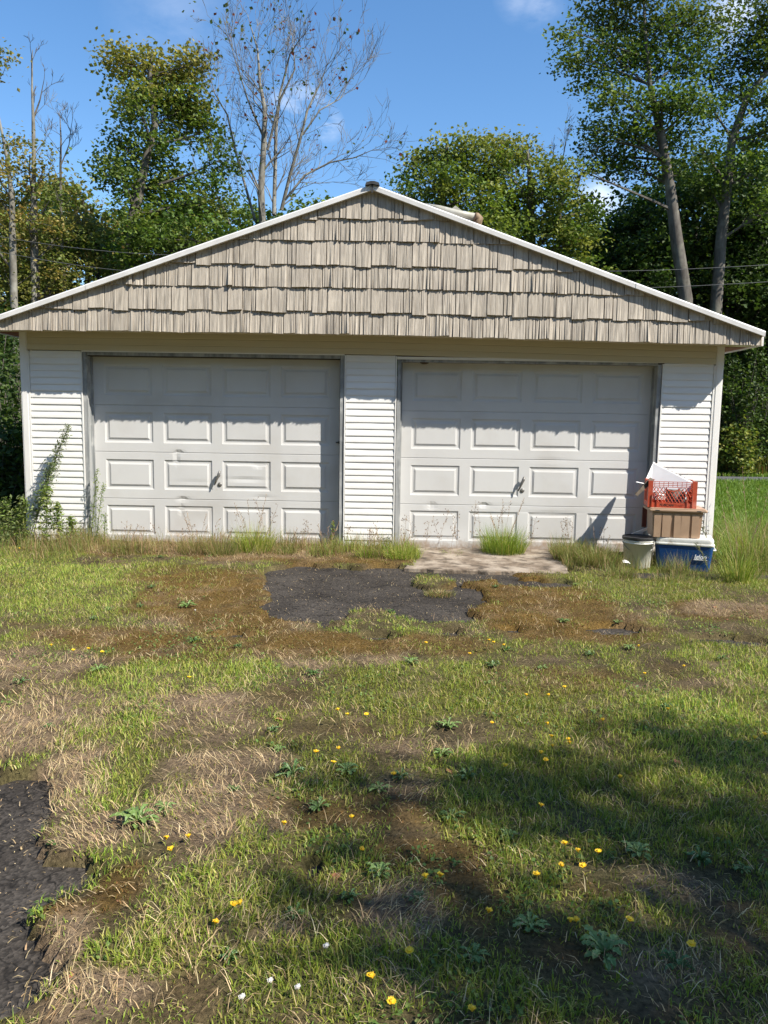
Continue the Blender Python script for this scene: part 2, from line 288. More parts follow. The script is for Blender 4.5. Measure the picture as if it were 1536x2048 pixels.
def masks(X, Y):
    A = np.clip(blobs(ASPH, X, Y, .35)-blobs(NOAS, X, Y, .3), 0, 1)
    A = sm(.42, .56, A+(fbm(X, Y, 7, 4)-.5)*1.05+(fbm(X+5, Y, 27, 2)-.5)*.5)
    slab = ((X > 3.75) & (X < 5.35) & (Y > -1.33+0*(X)) & (Y < .2)).astype(float)
    big = fbm(X, Y, .9, 3); mid = fbm(X+40, Y, 3.1, 4)
    m = np.clip(blobs(MOSS, X, Y)*1.0+(mid-.55)*.9, 0, 1)
    d = np.clip(blobs(DRY, X, Y)*1.0+(fbm(X, Y+70, 4.2, 4)-.56)*1.6, 0, 1)
    l = np.clip(.38+blobs(LUSH, X, Y)*.62+(fbm(X-30, Y, 5.3, 4)-.5)*1.3-.35*m-.45*d, 0, 1)
    return A, slab, m, d, l
def hgt(X, Y, A, slab):
    h = .012+.025*fbm(X, Y, 1.3, 3)+.018*fbm(X+9, Y, 7, 3)
    return h*(1-A)-.05*A-.06*slab*(1-A)-.095*sm(5.5, 6.05, X)*sm(-1.9, -.75, Y)   # the yard dips at the right corner

x = np.arange(-7, 14.001, .04); y = np.arange(-9.2, .161, .04); X, Y = np.meshgrid(x, y)
A, slab, m, d, l = masks(X, Y); H = hgt(X, Y, A, slab)
edge = np.zeros_like(H, bool); edge[0] = edge[-1] = True; edge[:, 0] = edge[:, -1] = True; H[edge] = -.09
soil = np.array([.075, .055, .030])*np.ones(X.shape+(3,)); 
def mixc(a, c, t): return a*(1-t[..., None])+np.array(c)*t[..., None]
soil = mixc(soil, (.11, .105, .035), l*.8); soil = mixc(soil, (.115, .070, .020), np.clip(m*1.1, 0, 1)); soil = mixc(soil, (.22, .155, .10), d*.75)
soil *= (.45+1.1*fbm(X, Y, 9, 5))[..., None]
ny, nx = X.shape; idx = np.arange(nx*ny).reshape(ny, nx)
q = np.stack([idx[:-1, :-1], idx[:-1, 1:], idx[1:, 1:], idx[1:, :-1]], -1).reshape(-1, 4)
tag(link('lawn', npmesh('lawn', np.stack([X, Y, H], -1).reshape(-1, 3), q.ravel(), np.arange(len(q))*4, M['turf'], soil.reshape(-1, 3), True)), kind='structure')
mb = MB(); mb.add([(-400, -300, -.10), (400, -300, -.10), (400, 600, -.10), (-400, 600, -.10)], [(0, 1, 2, 3)])
tag(mb.build('ground', M['ground']), kind='structure')
# old asphalt under the turf, gently uneven
x = np.arange(-6.5, 13.001, .12); y = np.arange(-9, -.99, .12); X2, Y2 = np.meshgrid(x, y)
H2 = -.012+.008*fbm(X2, Y2, 2, 3); n2, n1 = X2.shape; idx = np.arange(n1*n2).reshape(n2, n1)
q = np.stack([idx[:-1, :-1], idx[:-1, 1:], idx[1:, 1:], idx[1:, :-1]], -1).reshape(-1, 4)
tag(link('asphalt_driveway', npmesh('asphalt_driveway', np.stack([X2, Y2, H2], -1).reshape(-1, 3), q.ravel(), np.arange(len(q))*4, M['asphalt'], None, True)), kind='structure')
# concrete apron: worn top with broken edges
mb = MB(); poly = []
for (a, b, n_) in (((3.80, .05), (5.36, .05), 2), ((5.36, .05), (5.24, -1.38), 12), ((5.24, -1.38), (3.62, -1.24), 22), ((3.62, -1.24), (3.80, .05), 12)):
    for k in range(n_): t = k/n_; poly.append((a[0]+(b[0]-a[0])*t+rnd.uniform(-.018, .018), a[1]+(b[1]-a[1])*t+rnd.uniform(-.018, .018)))
n_ = len(poly); cxp = sum(p[0] for p in poly)/n_; cyp = sum(p[1] for p in poly)/n_
vs = [(p[0], p[1], -.05) for p in poly]+[(p[0], p[1], .022) for p in poly]+[(cxp+(p[0]-cxp)*.985, cyp+(p[1]-cyp)*.985, .032) for p in poly]
mb.add(vs, [(i, (i+1) % n_, n_+(i+1) % n_, n_+i) for i in range(n_)]+[(n_+i, n_+(i+1) % n_, 2*n_+(i+1) % n_, 2*n_+i) for i in range(n_)]+[tuple(2*n_+i for i in range(n_))])
tag(mb.build('concrete_apron', M['concrete']), kind='structure')
# road behind
mb = MB(); p = [(-60, 10.6, -.07), (90, 15.2, -.07), (90, 17.2, -.07), (-60, 12.6, -.07)]
mb.add(p, [(0, 1, 2, 3)]); tag(mb.build('road', M['road']), kind='structure')

# ------------------------------------------------------------------ garage
G = empty('garage', (3.2, 0, 0)); OX = Vector((3.2, 0, 0))
tag(G, 'white sided two bay garage with grey cedar-look shingle gable', 'garage')
def gpart(mb_, name, m_, parent=None, smooth=False):
    o = mb_.build(name, m_, parent or G, None, smooth)
    if parent is None: o.location = -OX
    return o
D = .34; RC = .142
XL, XR = -.70, 7.135; O1 = (.0, 2.935); O2 = (3.53, 6.46)
sag = lambda x: 0. if x < 3.3 else -(x-3.3)*.0145
HG = 2.378
# shells
mb = MB(); mb.box((XL+.03, .03, -.1), (XL+.12, 7, 2.35)); gpart(mb, 'side_wall', M['siding'])
mb = MB(); mb.box((XR-.12, .03, -.1), (XR-.03, 7, 2.35)); gpart(mb, 'side_wall', M['siding'])
mb = MB(); mb.box((XL+.13, 6.9, -.1), (XR-.13, 7, 2.35)); gpart(mb, 'rear_wall', M['siding'])
for (a, b) in ((XL+.12, O1[0]-.01), (O1[1]+.01, O2[0]-.01), (O2[1]+.01, XR-.12)):
    mb = MB(); mb.box((a, .03, -.1), (b, .10, 2.24)); gpart(mb, 'front_wall', M['dark'])
mb = MB(); mb.box((XL+.1, .035, 2.14), (XR-.1, .12, 2.5)); gpart(mb, 'lintel', M['dark'])
# corner posts
for (a, b) in ((XL, XL+.085), (XR-.085, XR)):
    mb = MB(); z1 = 2.44
    mb.box((a, -.018, -.08), (b, .07, z1)); mb.box((a+.012, -.023, .0), (b-.012, -.0185, z1-.01))
    gpart(mb, 'corner_post', M['post'])
# siding boards, laps with a butt edge
EXP = .0745
def siding(x0, x1, z0, ztop, nm='siding_board'):
    k = 0; z = z0
    while z < ztop-.02:
        zt = min(z+EXP+.012, ztop); w_ = rnd.uniform(-.0012, .0012)
        dz = rnd.uniform(-.0015, .0015)
        z00 = z+dz
        ins = .0
        prof = [(-.013+w_, z00), (-.0145+w_, z00+.006), (-.0125+w_, z00+.03), (-.003, zt-.001), (.010, zt-.001), (.010, z00+.002)]
        n_ = len(prof); mb_ = MB(); segs = 4
        xs = [x0+(x1-x0)*i/segs for i in range(segs+1)]
        vs = []
        for xx in xs:
            wob = rnd.uniform(-.001, .001)
            vs += [(xx, py_+wob, pz) for py_, pz in prof]
        fs = [(i*n_+j, (i+1)*n_+j, (i+1)*n_+(j+1) % n_, i*n_+(j+1) % n_) for i in range(segs) for j in range(n_)]
        fs += [tuple(range(n_)), tuple(segs*n_+j for j in range(n_-1, -1, -1))]
        mb_.add(vs, fs); gpart(mb_, nm, M['siding']); z += EXP; k += 1
ZW = [(XL+.105, O1[0]-.022), (O1[1]+.022, O2[0]-.024), (O2[1]+.024, XR-.105)]
for i, (a, b) in enumerate(ZW): siding(a, b, -.045, 2.19+sag((a+b)/2))
# J channels beside the siding and openings
for xx in (ZW[0][0]-.018, ZW[0][1]+.003, ZW[1][0]-.017, ZW[1][1]+.003, ZW[2][0]-.018, ZW[2][1]+.003):
    mb = MB(); mb.box((xx, -.019, -.06), (xx+.014, .028, 2.185+sag(xx))); gpart(mb, 'siding_channel', M['siding'])
# header cladding in three strips
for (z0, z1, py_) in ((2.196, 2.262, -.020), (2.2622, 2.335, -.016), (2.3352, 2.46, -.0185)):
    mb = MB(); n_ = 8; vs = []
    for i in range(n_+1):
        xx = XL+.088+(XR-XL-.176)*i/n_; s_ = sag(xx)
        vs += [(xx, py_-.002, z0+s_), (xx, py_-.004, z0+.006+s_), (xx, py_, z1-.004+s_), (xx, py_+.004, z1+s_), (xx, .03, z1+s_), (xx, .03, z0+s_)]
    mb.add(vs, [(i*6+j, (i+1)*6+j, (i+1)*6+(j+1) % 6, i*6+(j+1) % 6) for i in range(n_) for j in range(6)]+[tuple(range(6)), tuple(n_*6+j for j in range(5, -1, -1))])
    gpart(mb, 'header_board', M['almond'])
mb = MB()
for (a, b) in (O1, O2): mb.box((a-.005, -.021, 2.182+sag(a)), (b+.005, -.012, 2.1945+sag(b)))
gpart(mb, 'header_edge', M['siding'])
# jambs: weathered boards lining the openings
def jamb(x0, x1, z0, z1):
    mb_ = MB(); n_ = 10; vs = []
    for i in range(n_+1):
        z = z0+(z1-z0)*i/n_; o_ = rnd.uniform(-.0025, .0025)
        vs += [(x0, -.006+o_, z), (x1+o_, -.006+o_, z), (x1+o_, RC-.002, z), (x0, RC-.002, z)]
    mb_.add(vs, [(i*4+j, i*4+(j+1) % 4, (i+1)*4+(j+1) % 4, (i+1)*4+j) for i in range(n_) for j in range(4)]+[(3, 2, 1, 0), tuple(n_*4+j for j in range(4))])
    gpart(mb_, 'door_jamb', M['jamb'])
JW = .042
DR = []
for (a, b) in (O1, O2):
    jamb(a, a+JW, -.03, 2.18+sag(a)); jamb(b-JW, b, -.03, 2.18+sag(b))
    mb = MB(); mb.box((a+JW+.002, -.004, 2.148+sag((a+b)/2)), (b-JW-.002, RC-.002, 2.181+sag((a+b)/2))); gpart(mb, 'head_jamb', M['jamb'])
    mb = MB(); mb.box((a+JW+.001, RC-.028, 0), (a+JW+.016, RC-.003, 2.147+sag(a))); gpart(mb, 'door_stop', M['jamb'])
    mb = MB(); mb.box((b-JW-.016, RC-.028, 0), (b-JW-.001, RC-.003, 2.147+sag(b))); gpart(mb, 'door_stop', M['jamb']); DR.append((a+JW, b-JW))
# sectional doors: raised panels pressed in steel; whole door evaluated on one set of grid lines
def door(xa, xb, marg, pw, gap, ph, seams, dents, lab, hx, ztop):
    base = MB(); base.box((xa, RC+.012, .0), (xb, RC+.05, ztop+.04))
    dr = gpart(base, 'garage_door', M['door']); dr['label'] = lab
    rects = []
    for s_ in range(4):
        z0, z1 = seams[s_], seams[s_+1]; zc = (z0+z1)/2+.012
        for c_ in range(4): x0 = xa+marg+c_*(pw+gap); rects.append((x0, x0+pw, zc-ph/2, zc+ph/2, s_))
    prof = [(0, 0), (.004, .006), (.011, .006), (.015, .0105), (.040, .0105), (.045, .0045), (.051, .0050), (.056, -.0005)]
    pd = np.array([p_[0] for p_ in prof]); pz = np.array([p_[1] for p_ in prof])
    xs = {xa, xb}; zs = {seams[0], seams[-1]}
    for r in rects:
        for p_ in pd: xs |= {r[0]+p_, r[1]-p_}; zs |= {r[2]+p_, r[3]-p_}
    for s_ in seams[1:-1]: zs |= {s_-.006, s_-.0015, s_+.0015, s_+.006}
    def fill(v, mx_):
        v = sorted(v); o_ = [v[0]]
        for a_ in v[1:]:
            if a_-o_[-1] < 1e-5: continue
            n_ = int((a_-o_[-1])/mx_)
            for k in range(1, n_+1): o_.append(o_[-1] if False else o_[-1]+(a_-o_[-1])/(n_+2-k))
            o_.append(a_)
        return np.array(o_)
    xs = fill(xs, .045); zs = fill(zs, .045)
    XX, ZZ = np.meshgrid(xs, zs)
    dep = np.zeros_like(XX)
    for r in rects:
        dd = np.minimum(np.minimum(XX-r[0], r[1]-XX), np.minimum(ZZ-r[2], r[3]-ZZ))
        dep += np.where(dd > 0, np.interp(dd, pd, pz), 0)
    for s_ in seams[1:-1]: dep += .0035*np.exp(-((ZZ-s_)/.0018)**2)
    YY = RC+dep+.0012*(fbm(XX, ZZ, 3, 3)-.5)
    for (dx, dz, rx, rz, am) in dents: YY = YY+am*np.exp(-((XX-dx)/rx)**2-((ZZ-dz)/rz)**2)
    own = -np.ones((len(zs)-1, len(xs)-1), int); xc = (xs[:-1]+xs[1:])/2; zc = (zs[:-1]+zs[1:])/2
    for i, r in enumerate(rects):
        own[np.ix_((zc > r[2]) & (zc < r[3]), (xc > r[0]) & (xc < r[1]))] = i
    def emit(sel, name):
        jj, ii = np.nonzero(sel); 
        if len(jj) == 0: return
        nxx = len(xs); corner = [jj*nxx+ii, jj*nxx+ii+1, (jj+1)*nxx+ii+1, (jj+1)*nxx+ii]
        P = np.stack([XX, YY, ZZ], -1).reshape(-1, 3)
        tris = []
        yv = P[:, 1]
        a_, b_, c_, d_ = corner
        diag = np.abs(yv[a_]-yv[c_]) <= np.abs(yv[b_]-yv[d_])+1e-9
        t1 = np.where(diag[:, None], np.stack([a_, b_, c_], 1), np.stack([a_, b_, d_], 1))
        t2 = np.where(diag[:, None], np.stack([a_, c_, d_], 1), np.stack([b_, c_, d_], 1))
        T = np.concatenate([t1, t2]); u_, inv = np.unique(T.ravel(), return_inverse=True)
        link(name, npmesh(name, P[u_], inv, np.arange(len(T))*3, M['door']), dr)
    for s_ in range(4):
        lo_, hi_ = seams[s_], seams[s_+1]
        emit((own < 0) & ((zc > lo_) & (zc < hi_))[:, None], 'door_section')
    for i in range(16): emit(own == i, 'raised_panel')
    # T handle turned diagonal and lock below it
    hz_ = seams[1]+.285
    mb_ = MB(); mb_.tube([(hx, RC-.002, hz_), (hx, RC-.04, hz_)], .011, 8); mb_.tube([(hx+.012, RC-.042, hz_+.055), (hx+.002, RC-.048, hz_+.02), (hx-.028, RC-.045, hz_-.055), (hx-.052, RC-.04, hz_-.11)], [.012, .018, .011, .007], 8)
    mb_.build('handle', M['steel'], dr, smooth=True)
    mb_ = MB(); mb_.lathe([(0, .012), (.014, .012), (.022, .008), (.026, 0)], 14)
    o_ = mb_.build('lock', M['steel'], dr, smooth=True); o_.rotation_euler = (R(90), 0, 0); o_.location = (hx+.002, RC, hz_-.105)
    return dr
d1 = [(1.02, 1.07, .05, .012, .012), (1.00, 1.0, .015, .06, .010), (1.06, .53, .06, .014, .012), (1.05, .40, .02, .06, .010), (1.95, .93, .06, .012, .009), (1.8, .77, .2, .012, .007), (2.0, .56, .10, .008, .007), (1.2, .72, .2, .01, .006), (1.3, .3, .3, .2, .006)]
d2 = [(4.55, .52, .06, .016, .014), (3.95, .50, .05, .03, .012), (4.6, .4, .015, .06, .010), (4.85, .53, .2, .01, .006), (5.3, .45, .3, .012, .006), (5.3, 1.05, .2, .01, .004), (4.2, .25, .3, .15, .008)]
s1 = [.0, .525, 1.065, 1.60, 2.15]; s2 = [.0, .515, 1.05, 1.585, 2.14]
door(DR[0][0], DR[0][1], .135, .555, .122, .345, s1, d1, 'dented left door with creased lower panels', 1.495, 2.15)
door(DR[1][0], DR[1][1], .13, .56, .122, .345, s2, d2, 'right door behind the junk stack', 4.99, 2.14)
# latch keeper on the left door's right edge
mb = MB(); mb.box((DR[0][1]-.03, RC-.03, 1.20), (DR[0][1]-.004, RC-.0045, 1.225)); mb.tube([(DR[0][1]-.03, RC-.02, 1.212), (DR[0][1]-.055, RC-.02, 1.212)], .008, 6); gpart(mb, 'latch', M['ridge'])
# gable: backing, shingles, soffit
YB = -D
apex = at(745, 369, -D-.075); rtip = at(1531, 663, -D-.075); l0 = at(0, 629, -D-.075)
sl = (apex[2]-l0[2])/(apex[0]-l0[0]); ltip = np.array([-.95, 0, apex[2]-sl*(apex[0]+.95)]); ltip[1] = apex[1]
sr = (apex[2]-rtip[2])/(rtip[0]-apex[0]); RTH = .052                     # rake trim height
def roofz(xx): return (apex[2]-sl*(apex[0]-xx) if xx < apex[0] else apex[2]-sr*(xx-apex[0]))
def under(xx): return roofz(xx)-RTH+.01
GXL, GXR = -.935, 7.385
zb = lambda xx: HG+(-.006 if xx < 0 else 0)+sag(xx)
mb = MB(); pts = [(GXL, zb(GXL)+.01), (3.2, zb(3.2)+.01), (GXR, zb(GXR)+.01), (GXR, under(GXR)), (apex[0], under(apex[0])), (GXL, under(GXL))]
mb.add([(p_[0], YB, p_[1]) for p_ in pts]+[(p_[0], YB+.05, p_[1]) for p_ in pts], [tuple(range(6)), tuple(range(11, 5, -1))]+[(i, i+6, (i+1) % 6+6, (i+1) % 6) for i in range(6)])
gpart(mb, 'gable_wall', M['shingle'])
ZR = [0, .236, .481, .716, .962, 1.19, 1.50]
zp = .001587                                                # metres per unit of the width patterns
PA = [(105, -.018), (111, 0), (57, 0), (103, -.018), (100, 0), (88, 0), (104, -.004)]
PBt = [(117, 0), (90, .0), (64, .004), (72, 0), (83, 0), (73, -.003), (78, 0), (91, 0)]
anchorB = {0: 3.256+(257-685)*zp, 2: 3.25+(145-685)*zp, 4: 3.24+(190-685)*zp}
anchorA = {1: 3.25+(677-685)*zp, 3: 3.247+(572-685)*zp, 5: 3.24+(615-685)*zp}
def shingle(x0, x1, z0, z1, flare, smoothk):
    g = .0045; a, b = x0+g, x1-g; w_ = b-a
    n_ = max(2, int(w_/(.030 if smoothk else .017))); cuts = [a]
    ws = [rnd.uniform(.35, 1.6) for _ in range(n_)]; t_ = sum(ws)
    for q_ in ws: cuts.append(cuts[-1]+q_/t_*w_)
    mb_ = MB(); base_b = rnd.uniform(.028, .038); zbott = z0+rnd.uniform(-.003, .003); slant = rnd.uniform(-.006, .006)
    for i in range(n_):
        xa_, xb_ = cuts[i], cuts[i+1]
        dp = rnd.uniform(0, .014 if not smoothk else .006); tp = base_b-dp; topd = .010-dp*.5+rnd.uniform(-.001, .003)
        xs_ = (xa_, xb_-.0012)
        zz = [min(z1, under(xx)) for xx in xs_]
        zl = [zbott+slant*(xx-a)/w_+rnd.uniform(-.0015, .0015) for xx in xs_]
        if zz[0] <= zl[0]+.004 or zz[1] <= zl[1]+.004:
            if max(zz[0]-zl[0], zz[1]-zl[1]) <= .006: continue
            zl = [min(zl[k], zz[k]-.001) for k in (0, 1)]
        fl = flare*(i/(n_-1))**3*.02
        tw = rnd.uniform(-.003, .003)
        yb_ = [YB-tp-fl-tw, YB-tp-fl+tw]; yt = YB-topd
        ht = [max(0, (zz[k]-zl[k])/(z1-z0+.0001)) for k in (0, 1)]
        yt2 = [yb_[k]+(yt-yb_[k])*min(1, ht[k]) for k in (0, 1)]
        vs = [(xs_[0]+fl*.3, yb_[0], zl[0]), (xs_[1]+fl*.3, yb_[1], zl[1]), (xs_[1], yt2[1], zz[1]), (xs_[0], yt2[0], zz[0]),
              (xs_[0], YB-.0005, zl[0]), (xs_[1], YB-.0005, zl[1]), (xs_[1], YB-.0005, zz[1]), (xs_[0], YB-.0005, zz[0])]
        mb_.add(vs, [(0, 1, 2, 3), (4, 5, 1, 0), (0, 3, 7, 4), (1, 5, 6, 2)])
    if mb_.v: gpart(mb_, 'shingle', M['shingle'])
for r_ in range(6):
    pat = PA if r_ % 2 else PBt; anc = (anchorA if r_ % 2 else anchorB)[r_]
    per = sum(p_[0] for p_ in pat)*zp; xx = anc-math.ceil((anc-GXL)/per)*per; i = 0
    while xx < GXR:
        w_, dz = pat[i % len(pat)]; x1 = xx+w_*zp; a, b = max(xx, GXL), min(x1, GXR)
        if b-a > .02:
            zc_ = (a+b)/2; zbb = zb(zc_)+ZR[r_]; 
            if under(zc_) > zbb-.02 or max(under(a), under(b)) > zbb+.01:
                shingle(a, b, zbb+dz, zbb+(ZR[r_+1]-ZR[r_])+.014, 1. if (r_ % 2 == 0 and i % len(pat) == 2) else 0., w_ > 110 and r_ % 2 == 0 or (r_ % 2 and w_ > 98))
        xx = x1; i += 1
# soffit and eaves
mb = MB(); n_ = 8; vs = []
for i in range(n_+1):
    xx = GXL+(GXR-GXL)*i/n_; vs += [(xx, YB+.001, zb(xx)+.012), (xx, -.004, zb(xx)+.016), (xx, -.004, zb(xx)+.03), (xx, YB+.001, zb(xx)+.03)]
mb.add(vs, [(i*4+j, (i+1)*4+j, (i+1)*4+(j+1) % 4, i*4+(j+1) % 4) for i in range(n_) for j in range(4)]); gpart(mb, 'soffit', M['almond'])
for (a, b) in ((XR+.003, GXR), (GXL, XL-.003)):
    mb = MB(); mb.box((a, -.003, zb(a)+.010), (b, 7.2, zb(a)+.03)); gpart(mb, 'eave_soffit', M['redwood'])
for (a, b) in ((GXR+.002, GXR+.024), (GXL-.024, GXL-.002)):
    mb = MB(); mb.box((a, YB+.01, zb(a)+.0), (b, 7.3, roofz(a if a > 3 else b)-.02)); gpart(mb, 'fascia', M['rake'])
# rake trims, three lengths a side, and roof planes
def raketrim(xa, xb, proud):
    za, zb_ = roofz(xa), roofz(xb); y0 = -D-.075-proud; mb_ = MB()
    vs = [(xa, y0, za-RTH), (xb, y0, zb_-RTH), (xb, y0-.004, zb_-.008), (xa, y0-.004, za-.008), (xa, y0+.004, za+.004), (xb, y0+.004, zb_+.004), (xb, -D-.04, zb_+.006), (xa, -D-.04, za+.006), (xa, -D-.001, za-RTH+.006), (xb, -D-.001, zb_-RTH+.006)]
    mb_.add(vs, [(0, 1, 2, 3), (3, 2, 5, 4), (4, 5, 6, 7), (7, 6, 9, 8), (8, 9, 1, 0), (0, 3, 4, 7, 8), (1, 9, 6, 5, 2)])
    gpart(mb_, 'rake_trim', M['rake'])
for i, (a, b) in enumerate(((ltip[0], .22), (.222, 1.75), (1.752, apex[0]-.004))): raketrim(a, b, .003*(i % 2))
for i, (a, b) in enumerate(((apex[0]+.004, 4.28), (4.282, 6.0), (6.002, rtip[0]))): raketrim(a, b, .003*((i+1) % 2))
for (a, b) in ((ltip[0], apex[0]), (apex[0], rtip[0])):
    mb = MB(); n_ = 14
    za, zb2 = roofz(a), roofz(b)
    vs = [(a, -D-.038, za-.03), (b, -D-.038, zb2-.03), (b, 7.35, zb2-.03), (a, 7.35, za-.03), (a, -D-.038, za-.002), (b, -D-.038, zb2-.002), (b, 7.35, zb2-.002), (a, 7.35, za-.002)]
    mb.add(vs, [(3, 2, 1, 0), (4, 5, 6, 7), (0, 1, 5, 4), (1, 2, 6, 5), (2, 3, 7, 6), (3, 0, 4, 7)])
    gpart(mb, 'roof_plane', M['roof'])
mb = MB(); ax, az = apex[0], apex[2]
vs = []
for yy in (-D-.11, 7.3):
    vs += [(ax-.075, yy, az-.016), (ax-.065, yy, az+.012), (ax-.02, yy, az+.026), (ax+.02, yy, az+.026), (ax+.065, yy, az+.012), (ax+.075, yy, az-.016), (ax, yy, az-.002)]
mb.add(vs, [(i, i+1, i+8, i+7) for i in range(6)]+[(6, 0, 7, 13), (0, 6, 5, 4, 3, 2, 1), (7, 8, 9, 10, 11, 12, 13)]); gpart(mb, 'ridge_cap', M['ridge'])
mb = MB(); mb.box((ax-.012, -D-.095, az-.085), (ax+.008, -D-.083, az-.01)); gpart(mb, 'ridge_joint', M['ridge'])
# vent on the right roof slope
V = empty('roof_vent', tuple(at(905, 440, .7))); tag(V, 'grey pipe vent with peaked flashing on the right roof slope', 'vent')
def vp(px, py, yy=.7): return tuple(at(px, py, yy)-np.array(V.location))
mb = MB(); mb.tube([vp(850, 410), vp(880, 417), vp(915, 427), vp(950, 434)], [.02, .034, .04, .042], 10); mb.build('pipe', M['vent'], V, smooth=True)
mb = MB(); mb.tube([vp(949, 434), vp(953, 435), vp(958, 438), vp(956, 446), vp(951, 452)], [.052, .056, .052, .05, .046], 10); mb.build('elbow', M['rust'], V, smooth=True)
pk = [vp(900, 420), vp(935, 430), vp(911, 411), vp(900, 426, .9), vp(935, 434, .9)]
mb = MB(); mb.add(pk+[vp(902, 425), vp(934, 436)], [(0, 5, 6, 1, 2), (0, 2, 3), (1, 4, 2), (2, 4, 3)]); mb.build('flashing', M['vent'], V)
mb = MB(); a = [vp(868, 418, .5), vp(938, 447, .5), vp(940, 436, .9), vp(880, 414, .9)]
mb.add(a+[(q_[0], q_[1], q_[2]-.05) for q_ in a], [(0, 1, 2, 3), (7, 6, 5, 4), (0, 4, 5, 1), (1, 5, 6, 2), (2, 6, 7, 3), (3, 7, 4, 0)]); mb.build('base_plate', M['panel'], V)
# paper nest under the right header
nc = at(849, 722, .05); mb = MB()
mb.lathe([(.004, .055), (.03, .045), (.052, .025), (.055, .0), (.04, -.025), (.018, -.035), (.002, -.036)], 12)
vs_ = [(v[0]*(1+.2*math.sin(5*v[2]*60+v[0]*80)), v[1]*.8, v[2]) for v in mb.v]; mb.v = vs_; mb.box((-.07, -.01, .03), (-.02, .01, .045))
o = mb.build('wasp_nest', M['nest'], None, tuple(nc), True); tag(o, 'small brown paper nest hanging under the right door header', 'nest')

# ------------------------------------------------------------------ junk stack
def stack(name, loc, rz, label, cat): return tag(empty(name, loc, rz), label, cat)
C1 = stack('cooler', (6.63, -.50, -.056), R(-17), 'blue picnic cooler with grimy white lid at bottom of stack', 'cooler')
mb = MB(); mb.rbox((-.295, -.19, .0), (.295, .19, .265), .04, taper=.90); mb.build('body', M['blue'], C1)
mb = MB(); mb.rbox((-.305, -.20, .262), (.305, .20, .286), .045); mb.build('rim', M['lid'], C1)
mb = MB(); mb.rbox((-.295, -.19, .288), (.295, .19, .332), .045); mb.build('lid', M['lid'], C1)
mb = MB(); mb.tube([(.295, -.12, .22), (.32, -.11, .22), (.32, .11, .22), (.295, .12, .22)], .009, 6); mb.build('handle', M['lid'], C1)
C1.scale = (.976, 1.038, 1.038)
def text(s_, size, m_, parent, loc, rot, name='lettering', shear=0., bold=.0):
    cu = bpy.data.curves.new(name, 'FONT'); cu.body = s_; cu.size = size; cu.extrude = .0008; cu.shear = shear; cu.offset = bold; cu.align_x = 'CENTER'
    ob = bpy.data.objects.new(name, cu); COL.objects.link(ob); bpy.context.view_layer.update()
    me = bpy.data.meshes.new_from_object(ob.evaluated_get(bpy.context.evaluated_depsgraph_get())); bpy.data.objects.remove(ob)
    me.name = name; me.materials.clear(); me.materials.append(m_); o_ = link(name, me, parent, loc); o_.rotation_euler = rot; return o_
text('Igloo', .062, M['whiteprint'], C1, (.165, -.1865, .135), (R(90-4), 0, 0), shear=.2, bold=.0015)
mb = MB(); mb.box((.10, -.1895, .122), (.235, -.1855, .129)); mb.build('logo_bar', M['whiteprint'], C1)
T1 = stack('storage_tote', (6.525, -.47, .290), R(-9), 'tan lidded plastic tote between the cooler and the crate', 'tote'); T1.scale = (1.038,)*3
mb = MB(); mb.box((-.245, -.17, .0), (.245, .17, .265), taper=.93); mb.build('body', M['tan'], T1)
for k, xx in enumerate((-.225, -.145, -.03, .035, .14)):
    mb = MB(); mb.box((xx, -.177, .004), (xx+(.07 if k % 2 == 0 else .085), -.150, .248), taper=.95)
    mb.build('rib', M['tan'], T1)
mb = MB(); mb.rbox((-.285, -.195, .266), (.285, .195, .292), .02); mb.rbox((-.27, -.18, .2925), (.27, .18, .302), .02); mb.build('lid', M['tan'], T1)
mb = MB()
for xx in (-.20, .20): mb.box((xx-.02, -.1965, .276), (xx+.02, -.1952, .284))
mb.build('latch_slot', M['ridge'], T1)
K = stack('milk_crate', (6.473, -.45, .605), R(-11), 'red plastic lattice milk crate on top of the tan tote', 'crate'); K.scale = (1.038,)*3
def cratepanel(w_, h_, handle, dens):
    mb_ = MB(); t = .012
    bar = lambda x0, z0, x1, z1: mb_.box((x0, -t/2, z0), (x1, t/2, z1))
    bar(-w_/2, 0, w_/2, .050); bar(-w_/2, .0501, -w_/2+.045, h_); bar(w_/2-.045, .0501, w_/2, h_)
    for zz in (h_-.008, h_-.026, h_-.044, h_-.062): bar(-w_/2+.0455, zz-.002, w_/2-.0455, zz+.0035)
    for k in range(9): xx = -w_/2+.06+k*(w_-.12)/8; mb_.box((xx-.002, -t/2+.001, h_-.06), (xx+.002, t/2-.001, h_-.006))
    xl, xr, z0, z1 = -w_/2+.048, w_/2-.048, .052, h_-.066
    def clip(xa, za, xb, zb_):
        if abs(xb-xa) < 1e-6: return
        pts_ = []
        for k in range(25):
            s_ = k/24; xx, zz = xa+(xb-xa)*s_, za+(zb_-za)*s_
            inh = handle and ((xx/.062)**2+((zz-z1)/.038)**2 < 1)
            if xl <= xx <= xr and not inh: pts_.append((xx, 0, zz))
        if len(pts_) > 2: mb_.tube([pts_[0], pts_[-1]], .0036, 4)
    st = .034/dens; n_ = int((xr-xl)/st)+4
    for k in range(-4, n_): clip(xl+k*st, z0, xl+k*st+(z1-z0)*.62, z1); clip(xl+k*st+(z1-z0)*.62, z0, xl+k*st, z1)
    if handle:
        pr = [(.062*math.cos(R(180+180*k/10)), 0, z1+.038*math.sin(R(180+180*k/10))) for k in range(11)]; mb_.tube(pr, .0055, 5)
    return mb_
